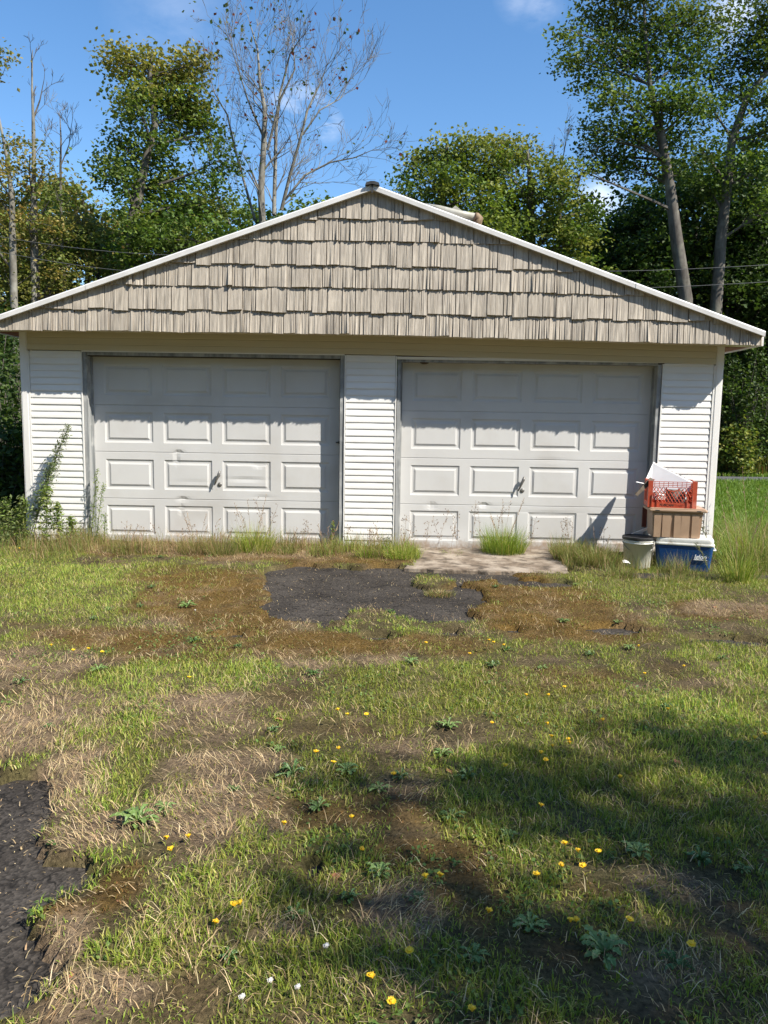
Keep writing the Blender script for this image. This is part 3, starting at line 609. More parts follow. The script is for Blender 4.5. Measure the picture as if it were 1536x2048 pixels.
for (w_, px_, py_, rz, hd) in ((.47, 0, -.158, 0, 1), (.47, 0, .158, 180, 1), (.304, .229, 0, 90, 0), (.304, -.229, 0, 270, 0)):
    o = cratepanel(w_, .27, hd, 1.).build('side_panel', M['crate'], K); o.location = (px_, py_, 0); o.rotation_euler = (0, 0, R(rz))
mb = MB(); mb.box((-.222, -.151, .004), (.222, .151, .012)); mb.build('base', M['crate'], K)
mb = MB()
for xx in (-.195, -.145, .145, .195): mb.box((xx-.004, -.172, .012), (xx+.004, -.1645, .13))
mb.build('front_rib', M['crate'], K)
text('TUSCAN', .036, M['print'], K, (-.055, -.1645, .014), (R(90), 0, 0), shear=.35, bold=.001)
text('DAIRY', .032, mat('faded_print', (.33, .05, .03), .6, (.28, .04, .02), 20), K, (.075, -.1645, .014), (R(90), 0, 0), shear=.0)
# things in the crate
KL = lambda x_, y_, z_: Vector((6.473, -.45, .605))+Matrix.Rotation(R(-11), 3, 'Z') @ Vector((x_, y_, z_))
def quadsheet(p, th, name, m_, label, cat):
    p = [Vector(v) for v in p]; n_ = (p[1]-p[0]).cross(p[3]-p[0]).normalized()*th
    c = sum(p, Vector())/len(p); mb_ = MB(); k = len(p)
    mb_.add([v-c for v in p]+[v-c+n_ for v in p], [tuple(range(k-1, -1, -1)), tuple(range(k, 2*k))]+[(i, (i+1) % k, k+(i+1) % k, k+i) for i in range(k)])
    o_ = mb_.build(name, m_, None, tuple(c)); tag(o_, label, cat); return o_, c, mb_
P = [at(1290, 962, -.26), at(1306, 926, -.12), at(1384, 966, -.53), at(1380, 984, -.58), at(1300, 984, -.34)]
sh = tag(empty('bent_sheet', tuple(P[0])), 'white bent sheet with a ribbed edge leaning out of the crate', 'metal sheet')
PL = [Vector(p_)-Vector(P[0]) for p_ in P]
n_ = Vector((0, .004, 0)); mb = MB(); mb.add(PL+[v+n_ for v in PL], [(0, 4, 3, 2, 1), (5, 6, 7, 8, 9)]+[(i, (i+1) % 5, 5+(i+1) % 5, 5+i) for i in range(5)]); mb.build('sheet', M['panel'], sh)
a, b = PL[1], PL[2]; mb = MB(); dr_ = (b-a).normalized()
mb.add([a+Vector((0, .004, 0)), b+Vector((0, .004, 0)), b+Vector((.02, .05, .012)), a+Vector((.02, .05, .012)), a+Vector((0, .004, -.008)), b+Vector((0, .004, -.008)), b+Vector((.03, .05, .004)), a+Vector((.03, .05, .004))], [(0, 1, 2, 3), (7, 6, 5, 4), (0, 4, 5, 1), (1, 5, 6, 2), (2, 6, 7, 3), (3, 7, 4, 0)]); mb.build('folded_edge', M['panel'], sh)
mb = MB()
for k in range(9):
    mb = MB(); c_ = a+(b-a)*(k+.6)/9.5+Vector((.018, .03, .0105)); mb.box(tuple(c_-Vector((.009, .005, .002))), tuple(c_+Vector((.009, .005, .002)))); mb.build('slot', M['steel'], sh)
mb = MB(); pts = [at(1306, 958, -.48), at(1296, 968, -.53), at(1284, 980, -.56), at(1273, 991, -.58)]; pts = [Vector(p_) for p_ in pts]; o0 = pts[0].copy()
vs = []
for i, p_ in enumerate(pts):
    w_ = .028-.004*i; vs += [p_-o0+Vector((-w_, 0, w_*.7)), p_-o0+Vector((w_*.6, 0, -w_*.5)), p_-o0+Vector((w_*.6, .012, -w_*.5)), p_-o0+Vector((-w_, .012, w_*.7))]
mb.add(vs, [(i*4+j, i*4+(j+1) % 4, (i+1)*4+(j+1) % 4, (i+1)*4+j) for i in range(3) for j in range(4)]+[(3, 2, 1, 0), (12, 13, 14, 15)])
o = mb.build('curved_strip', M['brown'], None, tuple(o0)); tag(o, 'brown curved strip poking out of the crate to the left', 'strip')
mb = MB(); a, b = Vector(at(1272, 964, -.50)), Vector(at(1300, 970, -.46)); mb.tube([(0, 0, 0), b-a], .007, 6); o = mb.build('white_stick', M['panel'], None, tuple(a)); tag(o, 'thin white stick pointing left from the crate', 'stick')
mb = MB(); mb.rbox((-.09, -.06, 0), (.10, .06, .17), .03); o = mb.build('grey_container', mat('grey_plastic', (.16, .15, .14), .5, (.10, .09, .08), 9), None, tuple(KL(.05, -.02, .014))); o.rotation_euler = (0, 0, .3); tag(o, 'dark grey container standing inside the red crate', 'container')
mb = MB(); mb.tube([(0, 0, 0), (.05, 0, .03), (.11, .01, .02)], [.012, .016, .01], 6); o = mb.build('crumpled_wrapper', M['panel'], None, tuple(KL(-.17, -.10, .10))); tag(o, 'small crumpled white wrapper inside the red crate', 'wrapper')
a = at(1290, 1018, -.16); mb = MB(); mb.box((-.03, -.02, -.20), (.02, .0, .02)); o = mb.build('maroon_board', mat('maroon_paint', (.10, .02, .015), .6, (.06, .012, .01), 8), None, tuple(a)); tag(o, 'narrow dark maroon board standing behind the tan tote', 'board')
mb = MB(); a, b = Vector(at(1252, 1072, -.10)), Vector(at(1296, 1055, -.12)); q_ = Vector((0, 0, -.03)); t_ = Vector((0, .02, 0))
mb.add([Vector(), b-a, b-a+q_, q_, t_, b-a+t_, b-a+q_+t_, q_+t_], [(3, 2, 1, 0), (4, 5, 6, 7), (0, 1, 5, 4), (1, 2, 6, 5), (2, 3, 7, 6), (3, 0, 4, 7)]); o = mb.build('white_trim_offcut', M['panel'], None, tuple(a)); tag(o, 'white trim offcut leaning behind the bucket', 'trim offcut')
BK = stack('bucket', (6.145, -.50, -.056), 0, 'white plastic pail with black lid beside the blue cooler', 'bucket')
mb = MB(); mb.lathe([(.0, .002), (.128, .002), (.131, .01), (.147, .30), (.155, .301), (.155, .308), (.148, .309), (.149, .325), (.156, .326), (.156, .333), (.150, .334), (.151, .350)], 36); mb.build('body', M['bucket'], BK, smooth=True)
mb = MB(); mb.lathe([(.157, .340), (.160, .345), (.160, .372), (.155, .376), (.148, .376), (.145, .366), (.02, .364), (0, .364)], 36); mb.build('lid', M['black'], BK)
mb = MB(); mb.tube([(.158*math.cos(R(a_)), .158*math.sin(R(a_))-.03*math.sin(R(a_+0)), .31-.12*abs(math.sin(R(a_)))) for a_ in range(180, 361, 20)], .003, 5); mb.build('handle', M['steel'], BK); BK.scale = (1.04, 1.04, .90)

# ------------------------------------------------------------------ plants: blades and leaves
def blades(P, L, W, az, lean, col, bend=.5, name='blades'):
    n = len(P); d = np.stack([np.cos(az), np.sin(az), 0*az], 1); s = np.stack([-np.sin(az), np.cos(az), 0*az], 1)*W[:, None]/2
    # rotate width vector randomly so blades are seen at all angles
    ra = rng.uniform(0, np.pi, n); s = np.stack([np.cos(ra), np.sin(ra), 0*ra], 1)*W[:, None]/2
    h1 = L*.5; up_ = np.array([0, 0, 1.])
    m1 = P+d*(h1*np.sin(lean*.6))[:, None]+up_*(h1*np.cos(lean*.6))[:, None]
    l2 = lean*(1+bend); m2 = m1+d*(h1*np.sin(l2))[:, None]+up_*(h1*np.cos(l2))[:, None]
    V = np.stack([P-s, P+s, m1-s*.8, m1+s*.8, m2], 1).reshape(-1, 3)
    b = np.arange(n)[:, None]*5; lp = (b+np.array([[0, 1, 3, 2, 2, 3, 4]])).ravel(); st = (np.arange(n)[:, None]*7+np.array([[0, 4]])).ravel()
    C = np.repeat(col, 5, axis=0); return V, lp, st, C
def add_blades(name, m_, parts, label=None, cat=None, kind='stuff', parent=None):
    V, lp, st, C = [], [], [], []; ov = ol = 0
    for v, l_, s_, c in parts: V.append(v); lp.append(l_+ov); st.append(s_+ol); C.append(c); ov += len(v); ol += len(l_)
    o = link(name, npmesh(name, np.concatenate(V), np.concatenate(lp), np.concatenate(st), m_, np.clip(np.concatenate(C), 0, 1)), parent); tag(o, label, cat, None, kind); return o
def pal(n, cols, wts, jit=.18):
    c = np.array(cols)[rng.choice(len(cols), n, p=np.array(wts)/sum(wts))]; return c*(1+rng.uniform(-jit, jit, (n, 1)))*(1+rng.uniform(-.06, .06, (n, 3)))
GREEN = [(.19, .27, .036), (.25, .32, .045), (.33, .34, .07), (.12, .20, .03), (.46, .40, .14)]
TAN = [(.54, .41, .225), (.43, .31, .165), (.29, .20, .10), (.64, .52, .31)]
# near sample points with density falling by distance
def near(n):
    t = rng.random(n); yy = -7.6+(t**1.25)*7.65; half = (yy+8.7)*.56+1.5; xx = 3.5+rng.uniform(-1, 1, n)*half; return xx, yy
xx, yy = near(730000); A, sb, m, d, l = masks(xx, yy)
okk = ((A < .35) & (sb < .5)); xx, yy, m, d, l, A = [v[okk] for v in (xx, yy, m, d, l, A)]
zz = hgt(xx, yy, A, 0*A)
clump = fbm(xx, yy, 14, 2)
pg = np.clip(l*1.1+.0+(clump-.5)*1.3, .06, .95)*(1-.45*sm(.3, .8, m))
sel = rng.random(len(xx)) < pg*.72
x1, y1, z1, l1, d1_, m1_ = [v[sel] for v in (xx, yy, zz, l, d, m)]; n = len(x1)
P = np.stack([x1, y1, z1-.004], 1); L = (.018+.028*rng.random(n)**1.3)*(.55+.8*l1)*(.7+.6*fbm(x1, y1, 4, 2)); L *= 1+.5*sm(-2.2, -.6, y1)*0
tone = sm(.3, .7, fbm(x1+5, y1+3, 1.6, 3)); C = pal(n, GREEN, [3, 3, 3, 1.5, 1.6]); C = C*(.75+.5*(1-tone[:, None]))+np.array([.05, .04, .004])*tone[:, None]
C = C*(1-.35*m1_[:, None])+np.array([.20, .14, .05])*.35*m1_[:, None]
B1 = blades(P, L, .0022+.0028*rng.random(n), rng.uniform(0, 2*np.pi, n), rng.uniform(.15, 1.15, n), C)
print('green', n)
ps = np.clip(d*1.0+.10+(fbm(xx, yy+33, 11, 2)-.5)*.9, .08, 1)*.27
sel = rng.random(len(xx)) < ps; x2, y2, z2, d2_ = [v[sel] for v in (xx, yy, zz, d)]; n = len(x2); print('dry', n)
P = np.stack([x2, y2, z2+rng.uniform(0, .018, n)], 1)
B2 = blades(P, .022+.056*rng.random(n), .0014+.0016*rng.random(n), rng.normal(size=n)*.9+fbm(x2, y2, 3.5, 3)*14, rng.uniform(1.0, 1.75, n), pal(n, TAN, [4, 4, 3, 1], .25), bend=.05)
ps = np.clip(m*1.1-.1, 0, 1)*.34; sel = rng.random(len(xx)) < ps; x3, y3, z3 = [v[sel] for v in (xx, yy, zz)]; n = len(x3); print('moss', n)
B3 = blades(np.stack([x3, y3, z3-.003], 1), .006+.016*rng.random(n), .003+.004*rng.random(n), rng.uniform(0, 6.28, n), rng.uniform(.1, 1.2, n), pal(n, [(.19, .105, .034), (.13, .08, .025), (.14, .12, .03), (.30, .21, .10)], [4, 3, 3, 1]))
add_blades('grass', M['grassm'], [B1], 'short patchy lawn grass in front of the garage', 'grass')
add_blades('dry_grass', M['dry'], [B2], 'matted straw coloured dead grass lying over the lawn', 'dry grass')
add_blades('moss', M['dry'], [B3], 'rusty brown moss spreading over the old asphalt', 'moss')
# litter on the asphalt
xx, yy = near(60000); A, sb, *_ = masks(xx, yy); s_ = (A > .45) & (rng.random(len(A)) < .42); n = int(s_.sum())
B = blades(np.stack([xx[s_], yy[s_], np.full(n, -.004)+.004], 1), .006+.03*rng.random(n)**2, .002+.003*rng.random(n), rng.uniform(0, 6.28, n), np.full(n, 1.5), pal(n, TAN, [4, 4, 3, 1]), bend=.02)
add_blades('leaf_litter', M['dry'], [B], 'bits of straw and debris scattered on the bare asphalt', 'litter')
# wall line growth
def band(pxs, n, L, cols, wts, y0, y1, leans=(.05, .7), wd=(.002, .005), zf=None):
    xs_ = rng.uniform(pxs[0], pxs[1], n); ys_ = rng.uniform(y0, y1, n); k = fbm(xs_*1.0, ys_, 3.3, 3)
    keep = rng.random(n) < np.clip((k-.3)*2.2, .05, 1); keep &= ~((xs_ > 3.8) & (xs_ < 5.25) & (ys_ > -1.3)); xs_, ys_, k = xs_[keep], ys_[keep], k[keep]; n = len(xs_)
    Ls = (L[0]+(L[1]-L[0])*rng.random(n)**1.6)*(.5+k)
    return blades(np.stack([xs_, ys_, np.where(ys_ > .12, -.09, hgt(xs_, ys_, 0*xs_, 0*xs_)-.006)], 1), Ls, rng.uniform(wd[0], wd[1], n), rng.uniform(0, 6.28, n), rng.uniform(*leans, n), pal(n, cols, wts))
MIX = [(.14, .18, .04), (.26, .22, .08), (.42, .30, .16), (.28, .18, .09), (.20, .23, .05)]
W1 = band((-.75, 3.75), 13000, (.08, .26), MIX, [3, 3, 3, 3, 2], -.75, -.02); W2 = band((-3.5, .3), 9000, (.10, .32), MIX, [5, 3, 2, 1, 4], -1.3, .2); W3 = band((5.2, 6.5), 7000, (.10, .25), MIX, [5, 2, 2, 1, 4], -1.25, -.12)
W4 = band((6.0, 7.3), 3500, (.04, .11), MIX, [5, 3, 2, 1, 4], -1.35, -.9); W5 = band((7.2, 9.0), 8000, (.15, .55), MIX, [6, 2, 2, 1, 5], -.9, 2.2, (.05, .9), (.003, .007))
W6 = band((2.6, 4.0), 2500, (.08, .24), GREEN, [3, 3, 2, 2, 1], -.7, -.1)
add_blades('wall_weeds', M['grassm'], [W1, W2, W3, W4, W6], 'unmown yellow green grass growing along the foot of the garage', 'grass')
add_blades('tall_grass', M['grassm'], [W5], 'tall uncut grass beside the right corner of the garage', 'grass')
# lawn beyond the garage on the right and left
n = 150000; t = rng.random(n); yy = -.5+t**1.4*20; xx = np.where(rng.random(n) < .72, 7.3+rng.random(n)*(2.5+yy*.55), -1.0-rng.random(n)*(2+yy*.5))
ry = 10.6+(xx+60)*.0307; keep = ~((yy > ry-.1) & (yy < ry+2.1)) & ~((xx < 7.9) & (xx > 6.9) & (yy > 7)); xx, yy = xx[keep], yy[keep]; n = len(xx)
P = np.stack([xx, yy, np.full(n, -.09)], 1); C = pal(n, [(.15, .24, .03), (.12, .20, .025), (.20, .26, .05)], [3, 3, 1])
B = blades(P, .09+.05*rng.random(n)+.06*fbm(xx, yy, 1.1, 2), .006+.008*rng.random(n)+yy.clip(0)*.001, rng.uniform(0, 6.28, n), rng.uniform(.1, .9, n), C)
add_blades('side_lawn', M['grassm'], [B], 'bright mown lawn stretching back beside the garage', 'grass')
n = 26000; yy = 15.4+4.5*rng.random(n); xx = rng.uniform(-16, 26, n); k = fbm(xx, yy, .6, 3)
C = pal(n, [(.10, .13, .03), (.17, .15, .04), (.22, .12, .05), (.06, .09, .02)], [3, 3, 2, 3]); P = np.stack([xx, yy, np.full(n, -.09)], 1)
add_blades('wild_meadow', M['grassm'], [blades(P, (.5+1.2*rng.random(n))*(.3+k), .02+.03*rng.random(n), rng.uniform(0, 6.28, n), rng.uniform(.05, .6, n), C)], 'wild grasses and goldenrod beyond the road at the wood edge', 'meadow')

# leaf cards
def leaves(C, Nn, size, col, asp=.75, upb=.6):
    n = len(C); nrm = rng.normal(size=(n, 3)); nrm[:, 2] = np.abs(nrm[:, 2])+upb; nrm /= np.linalg.norm(nrm, axis=1)[:, None]
    a = np.cross(nrm, rng.normal(size=(n, 3))); a /= np.linalg.norm(a, axis=1)[:, None]; b = np.cross(nrm, a)
    s = size*(.6+.8*rng.random(n)); a = a*s[:, None]; b = b*(s*asp)[:, None]
    V = np.stack([C-a*.5, C+b*.5-a*.05+nrm*(s*.08)[:, None], C+a*.5, C-b*.5-a*.05+nrm*(s*.08)[:, None]], 1).reshape(-1, 3)
    return V, np.repeat(col, 4, axis=0)
def leafmesh(name, C, size, col, asp=.75, upb=.6):
    V, c4 = leaves(C, None, size, col, asp, upb); lp, st = quads(len(C)); return npmesh(name, V, lp, st, M['leaf'], np.clip(c4, 0, 1))
def tube_np(mb_, a, b, ra, rb, n=4, bow=.08, seg=3):
    a = Vector(a); b = Vector(b); L_ = (b-a).length; o_ = Vector((rnd.uniform(-1, 1), rnd.uniform(-1, 1), rnd.uniform(-.6, .6)))*L_*bow
    pts = [a.lerp(b, t)+o_*math.sin(math.pi*t) for t in [i/seg for i in range(seg+1)]]
    mb_.tube(pts, [ra+(rb-ra)*i/seg for i in range(seg+1)], n, cap=False); return pts
def tree(name, label, trunk, blobs_, pal_, wts, dens=14, lsize=.11, nl=48, crad=.42, bark='bark', group=None, top=None, cat='tree', sparse=0.):
    """trunk: list of (x,y,z,r); blobs: (x,y,z,rx,ry,rz)"""
    base = Vector(trunk[0][:3]); T = empty(name, tuple(base)); tag(T, label, cat, group)
    tp = [Vector(p_[:3])-base for p_ in trunk]; mb_ = MB(); mb_.tube(tp, [p_[3] for p_ in trunk], 9, cap=False); mb_.build('trunk', M[bark], T, smooth=True)
    br = MB(); cents = []; tints = []
    zmin = min(b_[2] for b_ in blobs_)-base.z; zmax = max(b_[2]+b_[5] for b_ in blobs_)-base.z
    for (bx, by, bz, rx, ry, rz) in blobs_:
        c = Vector((bx, by, bz))-base
        # attach to the nearest trunk point below
        best = None
        for i in range(len(tp)-1):
            for s_ in (0., .5, 1.):
                q_ = tp[i].lerp(tp[i+1], s_); dd = (c-q_).length+max(0, q_.z-c.z+.3)*4
                if best is None or dd < best[0]: best = (dd, q_, trunk[i][3]*(1-s_)+trunk[i+1][3]*s_)
        limb = tube_np(br, best[1], c, min(best[2]*.38, .055), .016, 5, .1, 4)
        k = max(4, int(dens*1.9*(rx*ry*rz)**(2/3)))
        for _ in range(k):
            v = Vector((rnd.gauss(0, 1), rnd.gauss(0, 1), rnd.gauss(0, 1))).normalized()*(rnd.random()**.4)
            q_ = c+Vector((v.x*rx, v.y*ry, v.z*rz)); tube_np(br, limb[rnd.choice((2, 3, 4))], q_, .011, .004, 3, .1, 2); cents.append(q_)
    br.build('branches', M[bark if bark != 'paleb' else 'bark'], T)
    c = np.array([tuple(v) for v in cents]); nn = np.repeat(np.arange(len(c)), nl)
    off = rng.normal(size=(len(nn), 3))*np.array([crad, crad, crad*.55])*.6; pos = c[nn]+off
    ct = pal(len(c), pal_, wts, .12)[nn]*(1+rng.uniform(-.2, .2, (len(nn), 1)))
    if top is not None:
        hh = np.clip((pos[:, 2]-zmin)/(zmax-zmin), 0, 1); t = sm(.6, 1.1, hh+rng.uniform(-.2, .2, len(hh)))[:, None]; ct = ct*(1-t)+np.array(top)*(.8+.4*rng.random((len(hh), 1)))*t
    o_ = link('crown', leafmesh('crown', pos, lsize, ct), T); return T
def pb(lst, Y, zs=.9):
    o_ = []
    for (px, py, rx, ry) in lst:
        yy_ = Y+rnd.uniform(-.8, .8); c = at(px, py, yy_); k = (yy_-CAMP[1])/F; o_.append((c[0], c[1], c[2], rx*k, rx*k*.9, ry*k))
    return o_
def ptrunk(lst, Y, lean=0.):
    o_ = []
    for (px, py, r_) in lst: c = at(px, py, Y); o_.append((c[0], c[1], c[2], r_))
    b = o_[0]; return [(b[0]+(b[0]-o_[1][0])*.1, b[1], -.12, b[3]*1.25)]+o_
GR1 = [(.105, .160, .028), (.145, .195, .034), (.075, .120, .022), (.20, .225, .045)]
YG = [(.20, .22, .04), (.25, .25, .05), (.14, .18, .035), (.28, .24, .07)]
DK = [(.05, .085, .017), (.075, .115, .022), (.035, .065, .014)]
OL = [(.20, .20, .05), (.26, .23, .06), (.13, .16, .035), (.33, .24, .07)]
tree('maple_tree', 'green maple with yellowing top left of the bare tree', ptrunk([(262, 520, .17), (268, 430, .15), (290, 330, .12), (310, 250, .09), (300, 150, .05), (305, 110, .02)], 13),
     pb([(290, 130, 65, 32), (345, 150, 60, 38), (250, 125, 38, 22), (300, 185, 70, 36), (375, 205, 60, 44), (325, 240, 80, 40), (412, 262, 42, 40), (390, 130, 22, 22), (440, 320, 34, 34), (270, 210, 38, 24), (300, 305, 60, 34), (245, 285, 24, 30), (240, 350, 48, 36), (320, 365, 80, 40), (410, 395, 50, 40), (340, 430, 90, 45), (390, 480, 90, 45), (280, 470, 50, 50), (330, 540, 90, 45), (215, 320, 20, 16)], 13), GR1, [3, 3, 3, 2], 20, .11, 62, .42, 'bark', top=(.30, .26, .06))
tree('broad_tree', 'rounded leafy tree just right of the roof peak', ptrunk([(880, 520, .2), (880, 420, .15), (890, 330, .08), (895, 280, .03)], 14),
     pb([(880, 300, 24, 24), (850, 330, 36, 26), (905, 320, 40, 30), (815, 355, 34, 22), (940, 300, 34, 28), (955, 350, 40, 34), (870, 370, 60, 34), (800, 385, 26, 20), (940, 400, 60, 40), (880, 430, 60, 40), (975, 300, 28, 26), (980, 440, 50, 40)], 14), GR1, [2, 3, 2, 3], 20, .11, 70, .40, 'bark', top=(.26, .26, .055))
tree('broad_tree', 'rounded leafy tree with a few bare twigs left of the tall pale trunks', ptrunk([(1060, 560, .2), (1060, 450, .16), (1060, 360, .08), (1055, 300, .03)], 15),
     pb([(1005, 285, 30, 24), (1040, 320, 44, 34), (1090, 345, 38, 34), (1010, 340, 44, 34), (1130, 385, 36, 36), (1060, 390, 60, 40), (1120, 440, 50, 40), (1010, 420, 50, 44), (1050, 480, 80, 50), (1160, 480, 40, 44), (1140, 540, 70, 44), (1180, 420, 20, 20)], 15), GR1, [2, 3, 2, 3], 20, .11, 70, .40, 'bark', top=(.25, .24, .055))
tree('tall_maple', 'tall maple with curved pale trunk and high airy crown', ptrunk([(1372, 600, 0.211), (1352, 470, 0.187), (1340, 370, 0.156), (1322, 270, 0.125), (1300, 170, 0.078), (1290, 60, 0.047), (1285, -60, 0.016)], 16),
     pb([(1180, 38, 40, 20), (1140, 60, 26, 12), (1250, 30, 50, 30), (1310, 60, 60, 34), (1390, 40, 50, 34), (1165, 115, 34, 22), (1225, 110, 50, 30), (1290, 130, 60, 36), (1370, 120, 50, 40), (1135, 120, 18, 12), (1180, 165, 34, 18), (1240, 190, 50, 28), (1320, 205, 60, 34), (1390, 200, 36, 36), (1250, 260, 56, 26), (1180, 255, 26, 16), (1320, 280, 60, 30), (1205, 310, 40, 20), (1270, 330, 60, 24), (1170, 345, 26, 12), (1340, 345, 50, 24), (1300, -40, 90, 40), (1220, -30, 60, 30), (1200, 280, 30, 16)], 16), DK+GR1[:3], [2, 3, 1, 3, 2, 2], 19, .11, 62, .46, 'bark', top=(.17, .18, .05))
tree('tall_maple', 'tall maple with straight pale trunk forking near the right edge', ptrunk([(1432, 615, 0.195), (1442, 480, 0.172), (1455, 370, 0.148), (1464, 280, 0.133), (1492, 200, 0.101), (1535, 140, 0.070), (1570, 20, 0.031)], 16.8),
     pb([(1435, 60, 30, 30), (1470, 110, 36, 34), (1505, 50, 40, 40), (1545, 100, 50, 50), (1420, 140, 30, 30), (1480, 180, 36, 26), (1530, 200, 46, 26), (1425, 220, 36, 30), (1515, 270, 50, 36), (1405, 300, 40, 26), (1500, 350, 50, 36), (1420, 380, 46, 26), (1580, 40, 60, 60), (1580, 250, 50, 60), (1540, 420, 50, 40), (1500, -40, 80, 40)], 16.8), DK+GR1[:2], [2, 3, 1, 3, 3], 19, .11, 62, .46, 'bark', top=(.13, .15, .035))
tree('pale_trunk_tree', 'thin tree with dead bare top above olive leaves at far left', ptrunk([(68, 600, 0.077), (66, 450, 0.070), (68, 330, 0.056), (67, 250, 0.042), (64, 180, 0.025), (65, 100, 0.007)], 12),
     pb([(60, 310, 30, 26), (85, 345, 32, 28), (50, 370, 34, 30), (100, 400, 36, 30), (60, 440, 50, 30), (110, 470, 50, 30), (60, 520, 60, 34), (140, 530, 50, 34), (100, 590, 60, 34)], 12), OL, [3, 3, 3, 1], 16, .09, 56, .38, 'paleb')
tree('pale_trunk_tree', 'mottled pale trunk tree cut by the left edge of the photo', ptrunk([(28, 600, 0.094), (25, 480, 0.086), (24, 400, 0.065), (15, 320, 0.043), (-5, 220, 0.022)], 11.5),
     pb([(15, 290, 26, 26), (-15, 330, 40, 40), (22, 350, 30, 26), (0, 400, 44, 34), (25, 450, 40, 30), (-20, 480, 60, 50), (20, 540, 50, 34), (0, 115, 16, 12), (-30, 140, 30, 30), (-20, 600, 50, 40)], 11.5), OL, [3, 3, 3, 1], 16, .09, 56, .38, 'paleb')
# bare tree, recursive
def bare(name, label, stems, seed, Y, rleaf=0, lf=(.20, .10, .04), dense=1., gl=1., bk='bark'):
    rr = random.Random(seed); base = Vector(at(stems[0][0][0], stems[0][0][1], Y)); base.z = -.1; T = empty(name, tuple(base)); tag(T, label, 'tree')
    mb_ = MB(); tw = MB(); tips = []
    def grow(p, d, L_, r_, dep):
        n_ = 3; pts = [p]; dd = d.copy()
        for i in range(n_): dd = (dd+Vector((rr.gauss(0, .10), rr.gauss(0, .10), rr.gauss(0, .05)+.04))).normalized(); pts.append(pts[-1]+dd*L_/n_)
        (mb_ if dep < 2 else tw).tube(pts, [r_*(1-.45*i/n_) for i in range(n_+1)], 5 if dep < 2 else 3, cap=False)
        if dep >= 4: tips.append(pts[-1]); return
        for k in range(rr.choice((2, 3, 3)) if dep < 3 else 2):
            i = rr.choice((1, 2, 3, 3)); a = rr.uniform(0, 6.28); sp = rr.uniform(.35, .75)
            side = (dd.cross(Vector((math.cos(a), math.sin(a), .3)))).normalized(); nd = (dd*math.cos(sp)+side*math.sin(sp)).normalized(); nd.z += .12
            grow(pts[i], nd.normalized(), L_*rr.uniform(.55, .8), max(.0055, r_*(1-.45*i/n_)*rr.uniform(.5, .7)), dep+1)
    for st in stems:
        pts = [Vector(at(px, py, Y+rr.uniform(-.4, .4)))-base for px, py, r_ in st]; rs = [s_[2] for s_ in st]
        if st is stems[0]: pts = [Vector((0, 0, 0))]+pts; rs = [rs[0]*1.2]+rs
        mb_.tube(pts, rs, 6, cap=False)
        for i in range(1, len(pts)):
            for k in range(int(3*dense) if rs[i] < .1 else 1):
                s_ = rr.random(); p = pts[i-1].lerp(pts[i], s_); d = (pts[i]-pts[i-1]).normalized(); a = rr.uniform(0, 6.28); sp = rr.uniform(.35, .8)
                side = d.cross(Vector((math.cos(a), math.sin(a), .2))).normalized()
                grow(p, (d*math.cos(sp)+side*math.sin(sp)).normalized(), rr.uniform(.75, 1.35)*gl, max(.008, min(.03, rs[i]*.4)), 1)
        grow(pts[-1], (pts[-1]-pts[-2]).normalized(), .8*gl, rs[-1], 2)
    mb_.build('trunk', M[bk], T, smooth=True); tw.build('branches', M['bark'], T)
    if rleaf:
        c = np.array([tuple(v) for v in rr.sample(tips, min(rleaf, len(tips)))]); nn = np.repeat(np.arange(len(c)), 7)
        link('crown', leafmesh('crown', c[nn]+rng.normal(size=(len(nn), 3))*.16, .10, pal(len(nn), [lf, (.10, .11, .03), (.08, .12, .03)], [2, 2, 2])), T)
    return T
bare('bare_tree', 'nearly leafless many stemmed grey tree left of the roof peak', [
    [(525, 450, 0.0990), (522, 380, 0.0924), (527, 300, 0.0792), (530, 220, 0.0594), (520, 168, 0.0396), (515, 98, 0.0264), (500, 48, 0.0132)],
    [(548, 430, 0.0594), (550, 350, 0.0528), (552, 260, 0.0462), (560, 188, 0.0330), (580, 108, 0.0198), (600, 78, 0.0099)],
    [(563, 420, 0.0528), (580, 350, 0.0462), (600, 280, 0.0396), (615, 220, 0.0297), (640, 168, 0.0198), (655, 128, 0.0099)],
    [(510, 440, 0.0396), (490, 370, 0.0330), (470, 300, 0.0297), (455, 230, 0.0231), (430, 188, 0.0132), (412, 128, 0.0079)],
    [(570, 400, 0.0330), (610, 350, 0.0297), (660, 325, 0.0231), (710, 315, 0.0165), (745, 300, 0.0079)],
    [(535, 300, 0.0396), (560, 200, 0.0330), (590, 138, 0.0198), (585, 78, 0.0099)],
    [(605, 270, 0.0264), (640, 220, 0.0198), (680, 198, 0.0132), (700, 158, 0.0066)],
    [(462, 455, 0.0330), (440, 400, 0.0264), (410, 360, 0.0132)], [(525, 270, 0.0330), (495, 198, 0.0231), (470, 118, 0.0132), (455, 68, 0.0079)]], 4, 13.5, 80, (.16, .05, .03), 1.3, gl=.72, bk='paleb')
bare('bare_sapling', 'thin leafless sapling behind the olive trees at left', [[(122, 420, .04), (121, 330, .035), (122, 280, .025), (120, 235, .012)], [(122, 330, .02), (138, 290, .014), (143, 250, .008)]], 9, 14, 0, dense=.7, gl=.4)
bare('bare_sapling', 'bare dead top rising at far left beside the olive leaves', [[(67, 330, .05), (66, 230, .04), (64, 170, .025), (63, 110, .01)], [(66, 240, .03), (80, 200, .018), (88, 160, .008)]], 12, 12.1, 0, dense=.6, gl=.35)
bare('bare_sapling', 'small bare twiggy top between the rounded trees and tall maples', [[(1120, 420, .05), (1122, 350, .035), (1125, 320, .02), (1130, 295, .01)], [(1150, 390, .03), (1165, 340, .02), (1178, 320, .01)]], 15, 15.5, 0, dense=1, gl=.45)
